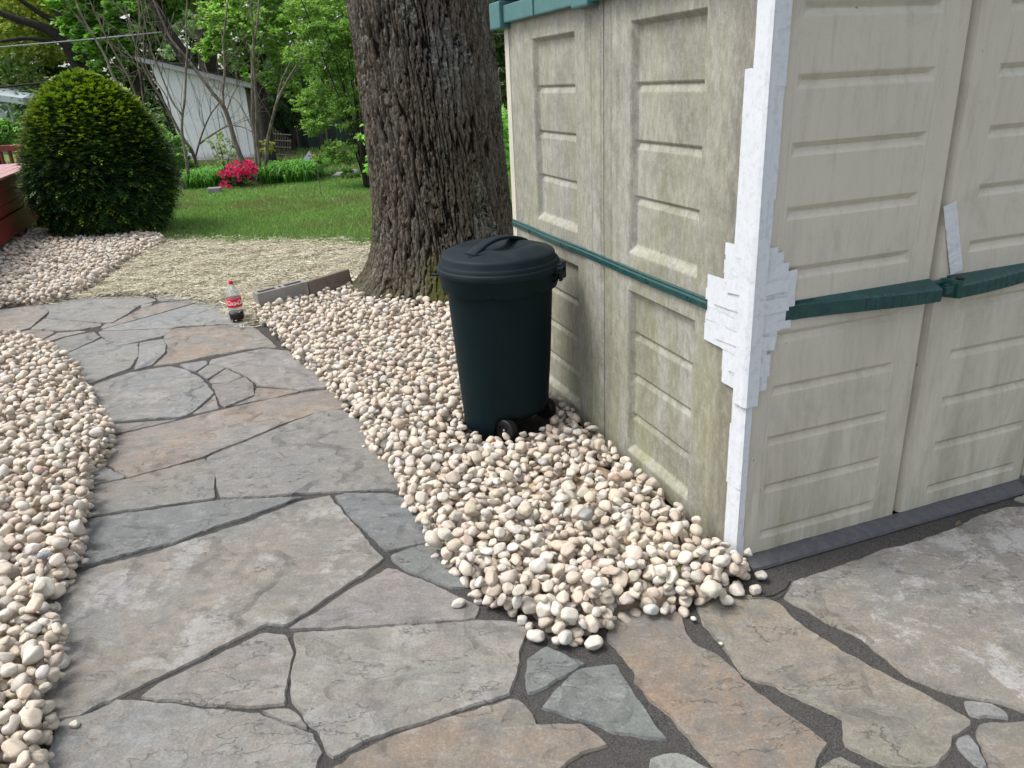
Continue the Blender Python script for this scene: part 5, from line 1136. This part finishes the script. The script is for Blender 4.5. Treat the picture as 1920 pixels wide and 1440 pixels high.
tree('leafy_tree', 'light green small leaved tree spreading above the right end of the white shed', 'tree',
     pxb([(430, 55, 42), (400, 90, 30), (455, 110, 28), (500, 55, 48), (545, 110, 40), (510, 150, 26), (565, 30, 45), (480, 0, 50), (400, 20, 30), (540, 165, 25), (470, 135, 22)], 18.6, .8), [(.105, .215, .035), (.13, .25, .04), (.08, .165, .03), (.17, .27, .05)], 21000, .095,
     [(trace([(508, 315), (500, 250), (490, 180), (484, 130), (480, 40), (478, -60)], 19.5), .17, .10), (trace([(489, 170), (520, 120), (560, 60)], 19.4, .3), .05, .02), (trace([(486, 150), (450, 100), (410, 60)], 19.4, -.3), .05, .02)], aspect=.6, clump=.20, up=.6)
tree('weeping_conifer', 'dark drooping conifer between the white shed and the arching shrub', 'tree', pxb([(515, 190, 34), (550, 215, 30), (520, 230, 20), (560, 180, 30), (530, 150, 40)], 22.4), [(.018, .045, .020), (.025, .062, .022), (.03, .075, .028)], 9000, .22,
     [(trace([(545, 320), (545, 240), (540, 150), (535, 60)], 22.6), .16, .08)], aspect=.14, up=-.5, clump=.3)
arch = []
for k in range(26):
    a = rng.uniform(-1, 1); x1 = 640+a*110+rng.uniform(-15, 15); y1 = rng.uniform(-30, 200); xb = 692+rng.uniform(-10, 10)
    arch.append((trace([(xb, 352), (xb-12+a*8, 290), ((xb*1.0+x1)/2-8, (300+y1)/2), (x1, y1), (x1+a*26-12, y1-26+abs(a)*18)], 13.7+rng.uniform(-.4, .4), rng.uniform(-.9, .9)), .018, .005))
tree('arching_shrub', 'tall arching shrub with fine green leaves and many dark stems left of the oak', 'shrub',
     pxb([(605, 75, 45), (650, 110, 50), (610, 170, 42), (660, 205, 45), (592, 230, 30), (640, 285, 32), (562, 105, 28), (680, 55, 50), (640, 0, 55), (700, 280, 26), (715, 140, 50), (612, 300, 20), (580, 30, 40), (740, 60, 60), (655, 325, 16), (570, 195, 24)], 13.8, 1.0), [(.085, .175, .024), (.105, .205, .03), (.065, .135, .02), (.13, .235, .036)], 50000, .058, arch, aspect=.42, clump=.24, up=.5)
tree('laurel_shrub', 'bright fresh green shrub right behind the oak trunk and shed', 'shrub', pxb([(692, 262, 20), (708, 300, 24), (690, 312, 12), (760, 250, 60), (940, 210, 15), (950, 250, 18), (955, 305, 22), (900, 260, 60), (820, 280, 60)], 9.6, .8), [(.12, .30, .03), (.16, .36, .04), (.09, .23, .03)], 9000, .095,
     [(trace([(945, 360), (945, 300), (938, 230), (937, 180)], 9.6), .010, .004), (trace([(700, 365), (700, 310), (692, 260)], 9.7), .012, .004), (trace([(820, 380), (820, 330), (800, 260)], 9.6), .012, .004)], aspect=.34, clump=.3, up=.3)
tree('hedge', 'low bright green hedge at the left edge behind the red railing', 'hedge', pxb([(0, 252, 26), (-60, 250, 34), (34, 258, 16), (15, 244, 18), (-110, 250, 36)], 18, .5), [(.07, .18, .025), (.10, .23, .03), (.05, .13, .02)], 9000, .08, [(trace([(0, 330), (0, 270)], 18), .05, .03)], clump=.4)
tree('round_shrub', 'rounded bright green shrub at the foot of the white shed, left side', 'shrub', pxb([(312, 272, 26), (296, 250, 16), (332, 292, 20), (305, 300, 24), (285, 275, 20), (345, 312, 14)], 17.6, .6), [(.07, .17, .02), (.09, .21, .03), (.05, .13, .02)], 9000, .075, [(trace([(330, 335), (312, 280)], 17.6), .04, .02)], clump=.4)
tree('young_sapling', 'sparse pale leaved sapling in front of the white shed', 'shrub', pxb([(405, 275, 12), (425, 268, 14), (415, 290, 14), (438, 285, 12), (395, 262, 7), (412, 252, 8)], 17.2, .5), [(.14, .20, .08), (.16, .20, .09)], 620, .06, [(trace([(424, 325), (415, 285), (405, 250)], 17.2), .012, .005), (trace([(424, 320), (432, 285), (440, 262)], 17.2), .010, .004), (trace([(422, 315), (408, 290), (395, 262)], 17.2), .009, .004)], clump=.5)
tree('yellow_sapling', 'little sapling with yellow leaves beside the thick bare stems', 'shrub', pxb([(496, 268, 8), (505, 280, 8), (492, 284, 7), (510, 270, 6)], 16, .5), [(.19, .18, .03), (.16, .17, .03)], 130, .09, [(trace([(500, 335), (500, 300), (497, 262)], 16), .01, .004)], clump=.6)
tree('gap_tree', 'dark leafy tree seen in the narrow gap between oak and plastic shed', 'tree', pxb([(945, 60, 40), (945, 120, 40), (1010, 40, 60), (900, 90, 50), (950, 0, 50), (940, 170, 30)], 20), [(.028, .06, .016), (.04, .08, .02)], 9000, .12, [(trace([(1000, 330), (995, 200), (990, 60)], 20), .16, .08)], clump=.35)
# far wood: one dark mass with a few gaps of sky
fw_bl = []
for k in range(74):
    x = -260+k*21+rng.uniform(-12, 12)
    for y in (-170, -90, -20, 50, 120, 190, 250):
        if abs(x-358) < 36 and -40 < y < 30: continue
        if abs(x-318) < 22 and 60 < y < 110: continue
        Yb = 40+rng.uniform(-3, 3); fw_bl.append((at(x+rng.uniform(-8, 8), y+rng.uniform(-15, 15), Yb), rng.uniform(30, 46)*Yb/1431))
P, ti = crown_points(fw_bl, 150000, .34); c = palette([(.030, .068, .018), (.044, .096, .024), (.024, .054, .016), (.062, .12, .03)], len(P), .3)*ti[:, None]
V, Fq, C = leaf_quads(P, .30, .65, .4, c); tag(mesh_np('far_wood', V, Fq, M['leaf'], None, False, C), 'dense dark green wood closing the view behind the gardens', 'wood', kind='stuff')
ft_ = []
for k in range(16):
    x = -150+k*75+rng.uniform(-25, 25)
    if k in (7,): continue
    ft_.append(x)
P, ti = crown_points([((x/20., 30+rng.uniform(-2, 2), rng.uniform(.6, 2.2)), rng.uniform(1.2, 2.2)) for x in range(-460, 200, 34)], 26000, .4); c = palette([(.025, .06, .018), (.04, .09, .025), (.06, .13, .03)], len(P), .3)*ti[:, None]
V, Fq, C = leaf_quads(P, .18, .6, .4, c); tag(mesh_np('undergrowth', V, Fq, M['leaf'], None, False, C), 'dark undergrowth at the foot of the far trees', 'undergrowth', kind='stuff')

# ================================================================== DAYLILIES, AZALEA
GAIN[0] = 1.3
def lily(label, cx0, cx1, cy, n, Y0, hgt=.55):
    t = thing('daylily_clump', label, 'plant', (0, 0, 0), 0, 'daylily beds'); V, Fc, Cc = [], [], []; off = 0
    for i in range(n):
        x = rng.uniform(cx0, cx1); y0 = Y0+rng.uniform(-.5, .7); a = rng.uniform(0, 2*math.pi); L = hgt*rng.uniform(.7, 1.3); d = np.array([math.cos(a), math.sin(a), 0]); sd_ = np.array([-d[1], d[0], 0])*.013
        c = np.array([(.06, .17, .025), (.085, .23, .035), (.12, .29, .05), (.045, .12, .02)][rng.integers(0, 4)])*1.9*rng.uniform(.8, 1.2); sprd = rng.uniform(.35, .9)
        for q, tq in enumerate(np.linspace(0, 1, 7)):
            p = np.array([x, y0, 0])+d*L*sprd*tq**1.3+np.array([0, 0, 1])*L*(1.25*tq-.95*tq**2.6); w = sd_*(1-tq**2.5)*(1 if q else .7); V += [p-w, p+w]
        Fc += [[off+2*q, off+2*q+1, off+2*q+3, off+2*q+2] for q in range(6)]; Cc += [c]*14; off += 14
    mesh_np('leaves', np.array(V), np.array(Fc), M['leaf'], t, False, np.array(Cc)); return t
xa = lambda px, Y: at(px, 340, Y)[0]
lily('bed of arching daylily leaves between the leaning bare stems and the pink azalea', xa(352, 15), xa(412, 15), 0, 900, 15.2, .50)
lily('thick mound of daylily leaves right of the bare shrub and pink azalea', xa(500, 15.1), xa(590, 15.1), 0, 1500, 15.2, .56)
AZT = thing('azalea', 'azalea covered in hot pink blossom under the bare stems', 'shrub', (0, 0, 0))
bl = pxb([(440, 325, 22), (462, 318, 18), (425, 340, 14), (455, 338, 20)], 14.7, .3); P, ti = crown_points(bl, 2600, .5); V, Fq, C = leaf_quads(P, .05, .45, .4, palette([(.04, .09, .02), (.06, .12, .025), (.10, .05, .03)], len(P))*ti[:, None]); mesh_np('leaves', V, Fq, M['leaf'], AZT, False, C)
fl = []
for (x, y, r_, n_) in ((430, 318, 12, 26), (418, 327, 9, 16), (443, 310, 11, 20), (455, 320, 11, 40), (466, 307, 9, 30), (474, 318, 10, 34), (462, 328, 9, 14), (438, 328, 9, 16), (418, 348, 7, 9), (428, 350, 6, 8), (423, 340, 6, 5), (448, 335, 6, 5)):
    for q in range(n_):
        a = rng.uniform(0, 6.283); rr3 = r_*math.sqrt(rng.uniform(0, 1)); fl.append(at(x+rr3*math.cos(a), y+rr3*math.sin(a)*.8, 14.35+rng.uniform(-.1, .15)))
V, Fq, Cc = [], [], []; off = 0
for p in fl:
    nrm = np.array([rng.normal(0, .5), -1, rng.uniform(.1, 1.1)]); nrm /= np.linalg.norm(nrm); u = np.cross(nrm, [0, 0, 1.]); u /= np.linalg.norm(u); v = np.cross(u, nrm); c = np.array([(.78, .025, .18), (.85, .05, .24), (.60, .015, .11), (.88, .12, .30)][rng.integers(0, 4)]); a0_ = rng.uniform(0, 1)
    for k in range(5):
        a = a0_+k*2*math.pi/5; d = u*math.cos(a)+v*math.sin(a); s_ = u*-math.sin(a)+v*math.cos(a); R_ = .027
        V += [p, p+d*R_*.6+s_*R_*.42+nrm*.012, p+d*R_*1.15+nrm*.006, p+d*R_*.6-s_*R_*.42+nrm*.012]; Fq.append([off, off+1, off+2, off+3]); off += 4; Cc += [c]*4
mesh_np('blossom', np.array(V), np.array(Fq), M['petal'], AZT, False, np.array(Cc))

# ================================================================== WHITE LEAN-TO SHED
WY = 20.8; c_tl, c_tr, c_bl, c_br = at(277, 108, WY), at(457, 152, WY), at(357, 316, WY), at(481, 306, WY)
c_bl[2] = -.05; c_br[2] = -.05
WS = thing('lean_to_shed', 'whitewashed wooden lean-to shed with a slanting roof behind the bare stems', 'shed', (0, 0, 0)); nb = 15; V, Fq, UV = [], [], []; off = 0
for k in range(nb):
    u0, u1 = k/nb+.0016, (k+1)/nb-.0016; yy = .012*(k % 2)+rng.uniform(0, .006)
    b_, b2_, t_, t2_ = (c_bl*(1-u0)+c_br*u0), (c_bl*(1-u1)+c_br*u1), (c_tl*(1-u0)+c_tr*u0), (c_tl*(1-u1)+c_tr*u1)
    q = [b_, b2_, t2_, t_]; fr_ = [p+np.array([0, -yy, 0]) for p in q]; bk = [p+np.array([0, .03, 0]) for p in q]; V += fr_+bk; o_ = off
    Fq += [[o_, o_+1, o_+2, o_+3], [o_+1, o_+5, o_+6, o_+2], [o_+4, o_, o_+3, o_+7], [o_+3, o_+2, o_+6, o_+7]]; UV += [(u0, 0), (u1, 0), (u1, 1), (u0, 1)]*2; off += 8
wo_ = mesh_np('wall', np.array(V), np.array(Fq), M['oldwood'], WS); uvl = wo_.data.uv_layers.new(name='UVMap'); li = np.zeros(len(wo_.data.loops), np.int32); wo_.data.loops.foreach_get('vertex_index', li); uvl.data.foreach_set('uv', np.array(UV)[li].astype(np.float32).ravel())
back = np.array([0, 2.3, -.85]); bk0 = np.array([0, 2.3, 0.]); V = np.array([c_tl+[0, .03, 0], c_tr+[0, .03, 0], c_bl+[0, .03, 0], c_br+[0, .03, 0], c_tl+back, c_tr+back, c_bl+bk0, c_br+bk0])
mesh_np('side_wall', V, np.array([[0, 4, 6, 2], [1, 3, 7, 5], [4, 5, 7, 6]]), M['trellis'], WS)
e0, e1 = at(252, 103, WY-.25), at(470, 155, WY-.25); dn = np.array([0, 0, -.13]); dn2 = np.array([0, 0, -.03])
def slab(p0, p1, th, dep, nm, m, up_=0.0):
    p0 = p0+[0, 0, up_]; p1 = p1+[0, 0, up_]; q = [p0, p1, p1+[0, 0, -th], p0+[0, 0, -th]]; V = np.array(q+[p+np.array([0, dep, -.36*dep]) for p in q])
    return mesh_np(nm, V, np.array([[3, 2, 1, 0], [4, 5, 6, 7], [0, 1, 5, 4], [2, 3, 7, 6], [1, 2, 6, 5], [3, 0, 4, 7]]), m, WS)
slab(e0, e1, .125, .05, 'fascia', M['fascia']); slab(e0+np.array([-.03, -.04, 0]), e1+np.array([.05, -.04, 0]), .03, 2.9, 'roof', M['shingle'], .032)
mb = MB(); mb.tube([at(272, 118, 21.2), at(350, 316, 21.2)], .03, 4); mb.build('corner_board', M['shingle'], WS)
mb = MB(); mb.box((c_bl[0]-.15, WY-.25, -.02), (c_br[0]+.1, WY-.05, .10), None, .01); mb.build('sill', M['conc'], WS)

# ================================================================== FENCE, TRELLIS, RUBBISH
fa0, fa1 = at(498, 222, 23.5), at(720, 222, 23.5); FT = thing('screen_fence', 'dark green screened fence behind the trellis', 'fence', (0, 0, 0)); nf = 40; V = []
for k in range(nf):
    x = fa0[0]+(fa1[0]-fa0[0])*k/(nf-1); yy = 23.5+.05*math.sin(k*1.3); V += [(x, yy, 0), (x, yy, fa0[2]+.03*math.sin(k*.9))]
mesh_np('screen', np.array(V), grid_faces(nf, 2), M['fence'], FT)
for k in range(0, 5): mb = MB(); x = fa0[0]+(fa1[0]-fa0[0])*k/4; mb.tube([(x, 23.42, 0), (x, 23.42, fa0[2]+.12)], .035, 6); mb.build('post', M['trellis'], FT)
TR = thing('trellis', 'weathered fan trellis leaning in front of the dark fence', 'trellis', (0, 0, 0)); mb = MB()
for k in range(10):
    xt = 503+k*4.6; yt = 232+k*3.2; mb.tube([at(xt*.92+42, 302, 20.6), at(xt, yt, 20.6)], .018, 4)
for y in (250, 262, 274, 288): mb.tube([at(498, y, 20.55), at(546, y+3, 20.55)], .014, 4)
mb.build('lattice', M['trellis'], TR)
g = at(575, 302, 18.5); mb = MB(); mb.add(np.array([(-.18, 0, .0), (.17, .05, 0), (.06, .15, .30), (-.12, .28, .02)])+[g[0], g[1], max(g[2]-.08, .02)], np.array([[0, 1, 2], [1, 3, 2], [3, 0, 2], [0, 3, 1]])); tag(mb.build('white_scrap', M['housetrim']), 'folded white scrap on the rubbish heap at the end of the lawn', 'scrap')
p0, p1 = at(578, 291, 18.2), at(606, 300, 18.2); mb = MB(); mb.tube([p0, (p0+p1)/2+[0, 0, .03], p1], [.025, .03, .03], 6); M['tan'] = simple('tan_wood', (.42, .29, .2), .8, .2, .003); tag(mb.build('loose_branch', M['tan']), 'tan bare stick lying on the rubbish heap', 'stick')
mb = MB()
for k in range(16):
    q = at(565+rng.uniform(0, 60), 305+rng.uniform(-3, 6), 18.6); q[2] = max(q[2], .05); d = rng.normal(0, 1, 3)*[.35, .2, .06]; mb.tube([q-d, q, q+d], [.02, .03, .02], 5)
tag(mb.build('brush_pile', M['trellis']), 'low heap of grey brush and broken wood beyond the daylilies', 'brush pile')
for (x, y, Yq, s_, lab) in ((648, 226, 15.8, .12, 'pale patch of stone seen through the arching shrub, upper one'), (634, 278, 15.4, .12, 'light grey stone under the arching shrub, lower one')):
    q = at(x, y, Yq); B_ = ico(2)[0]*np.array([s_*1.5, s_, s_*.6])*(1+.15*rng.standard_normal((162 if len(ico(2)[0]) == 162 else len(ico(2)[0]), 1)))
    if q[2] > .4: q[2] = .05
    o = mesh_np('field_stone', B_, ico(2)[1], M['conc'], None, True); o.location = q; o.location[2] = .04; tag(o, lab, 'stone')
mb = MB(); g = G(604, 372); mb.tube([(g[0], g[1], -.02), (g[0]-.01, g[1], .30), (g[0]-.015, g[1], .52)], [.006, .006, .006], 6); mb.lathe([(0, .0), (.028, .004), (.028, .02), (0, .035)], 12, Matrix.Translation((g[0]-.015, g[1], .52))); tag(mb.build('garden_light', M['trellis']), 'thin grey stake light standing in the lawn before the daylilies', 'garden light')
# grey garden pole behind the shed
mb = MB(); P = trace([(941, 330), (940, 220), (938, 170), (934, 142), (937, 128), (942, 136)], 11.5); mb.tube(P, .012, 6); tag(mb.build('garden_pole', M['trellis'], None, True), 'thin grey hooked pole seen between oak and plastic shed', 'pole')

# ================================================================== HOUSE AND CABLES
HS = thing('neighbour_house', 'grey neighbouring house corner with white eaves at the left edge', 'house', (0, 0, 0)); HY = 30
q0, q1 = at(-160, 190, HY), at(12, 190, HY); qb = at(27, 232, HY)
mb = MB(); mb.box((q0[0], HY, -.1), (q1[0]+.15, HY+6, q1[2]+.1)); mb.build('wall', M['housewall'], HS)
pe = at(42, 184, HY-.5); pr_ = at(-110, 163, HY-.5); pl = at(-220, 190, HY-.5)
V = np.array([pe, pr_, pl, pe+[-1.6, 5, 0], pr_+[0, 7, 0], pl+[0, 7, 0]]); V2 = V-np.array([0, 0, .22]); mb = MB(); mb.add(np.concatenate([V, V2]), [np.array([[0, 3, 4, 1], [1, 4, 5, 2], [6, 7, 10, 9], [7, 8, 11, 10]]), np.array([[0, 1, 7, 6], [1, 2, 8, 7], [0, 6, 9, 3]])]); mb.build('roof', M['housetrim'], HS)
mb = MB(); mb.add(np.array([q0+[0, 0, 0], q1+[.1, 0, 0], pr_+[0, .5, -.3]])+[0, -.01, 0], np.array([[0, 1, 2]])); mb.build('gable', M['housewall'], HS)
mb = MB(); mb.tube([at(14, 190, HY-.1), at(27, 232, HY-.1)], .05, 6); mb.build('downpipe', M['housetrim'], HS)
Rh = Matrix.Translation(Vector(at(4, 213, HY-.15))) @ Matrix.Rotation(math.pi/2, 4, 'X'); mb = MB(); mb.lathe([(0, .06), (.10, .05), (.17, .03), (.19, 0), (.17, -.02), (0, -.03)], 24, Rh); mb.build('vent_hood', M['housetrim'], HS)
def cable(pts, Ys, r_, m, name, label):
    P = np.array([at(x, y, Y) for (x, y), Y in zip(pts, Ys)]); mb = MB(); n_ = 24; t = np.linspace(0, 1, n_)
    idx = t*(len(P)-1); i0 = np.minimum(idx.astype(int), len(P)-2); f = (idx-i0)[:, None]; Q = P[i0]*(1-f)+P[i0+1]*f; mb.tube(Q, r_, 6); return tag(mb.build(name, m, None, True), label, 'cable')
cable([(-200, 104), (0, 88), (165, 74), (327, 58)], [17, 19, 21, 24], .016, M['wirew'], 'overhead_cable', 'pale overhead cable crossing in front of the olive tree')
cable([(-150, 172), (0, 164), (55, 158), (180, 146), (262, 137)], [22, 23, 23.5, 24.5, 25.5], .030, M['wire'], 'overhead_cable', 'thick black overhead cable passing behind the top of the clipped evergreen')
for k, (ya, yb) in enumerate(((30, 48), (44, 40), (60, 62))):
    cable([(905, ya), (930, (ya+yb)/2+4), (960, yb)], [9, 9.4, 10], .008, M['wire'], 'hanging_cable', ['upper thin black cable between oak and green roof trim', 'middle thin black cable between oak and green roof trim', 'lowest thin black cable between oak and green roof trim'][k])
# little bits on the paving
M['deadleaf'] = simple('dead_leaf', (.14, .10, .05), .8, .2, .001); M['fresh'] = simple('fresh_leaf', (.30, .42, .06), .6, .1, .001)
def leafbit(px, py, s_, rz, m, lab, z=.004, flat=.15):
    g = G(px, py, z); V = np.array([(-1, 0, 0), (-.3, .35, flat), (.5, .28, flat*1.3), (1, 0, .02), (.4, -.3, flat*.6), (-.4, -.3, flat*.4), (0, 0, 0)])*s_; cs, sn_ = math.cos(rz), math.sin(rz)
    V = np.stack([V[:, 0]*cs-V[:, 1]*sn_, V[:, 0]*sn_+V[:, 1]*cs, V[:, 2]], 1); o = mesh_np('leaf', V, np.array([[6, 1, 0], [6, 2, 1], [6, 3, 2], [6, 4, 3], [6, 5, 4], [6, 0, 5]]), m); o.location = g; tag(o, lab, 'leaf')
leafbit(1797, 984, .018, .4, M['deadleaf'], 'brown dead leaf on the large slab in front of the dark ramp', .004, .6)
leafbit(1823, 1019, .010, 2.4, M['fresh'], 'tiny yellow green leaf on the large grey slab')
leafbit(1274, 1066, .013, .6, M['fresh'], 'yellow green sprig among the pebbles near the taped corner', .07, .5)
leafbit(1848, 957, .009, .1, M['deadleaf'], 'small curled dead leaf against the far end of the dark ramp')
for (px, py, s_, rz, mm, lab) in ((358, 906, .007, .3, 'deadleaf', 'dark crumb of leaf on the large grey slab above the big tilted one'), (268, 871, .008, 1.2, 'deadleaf', 'small dark leaf crumb on the pinkish band of stone'), (360, 760, .008, .2, 'deadleaf', 'dark leaf crumb near the lower edge of the round slab'), (1033, 973, .012, .8, 'fresh', 'greenish leaf scrap lying on the pebbles in front of the bin'), (96, 1010, .011, 2.0, 'deadleaf', 'brown leaf scrap on the left gravel')):
    leafbit(px, py, s_, rz, M[mm], lab, .045 if px in (1033, 96) else .003, .3)
mb = MB(); P = [G(1410, 1118, .006), G(1450, 1117, .008), G(1474, 1104, .008), G(1482, 1090, .006)]; mb.tube(P, .003, 6); tag(mb.build('twig', M['darkstem'], None, True), 'thin curved twig on the mortar below the shed corner', 'twig')
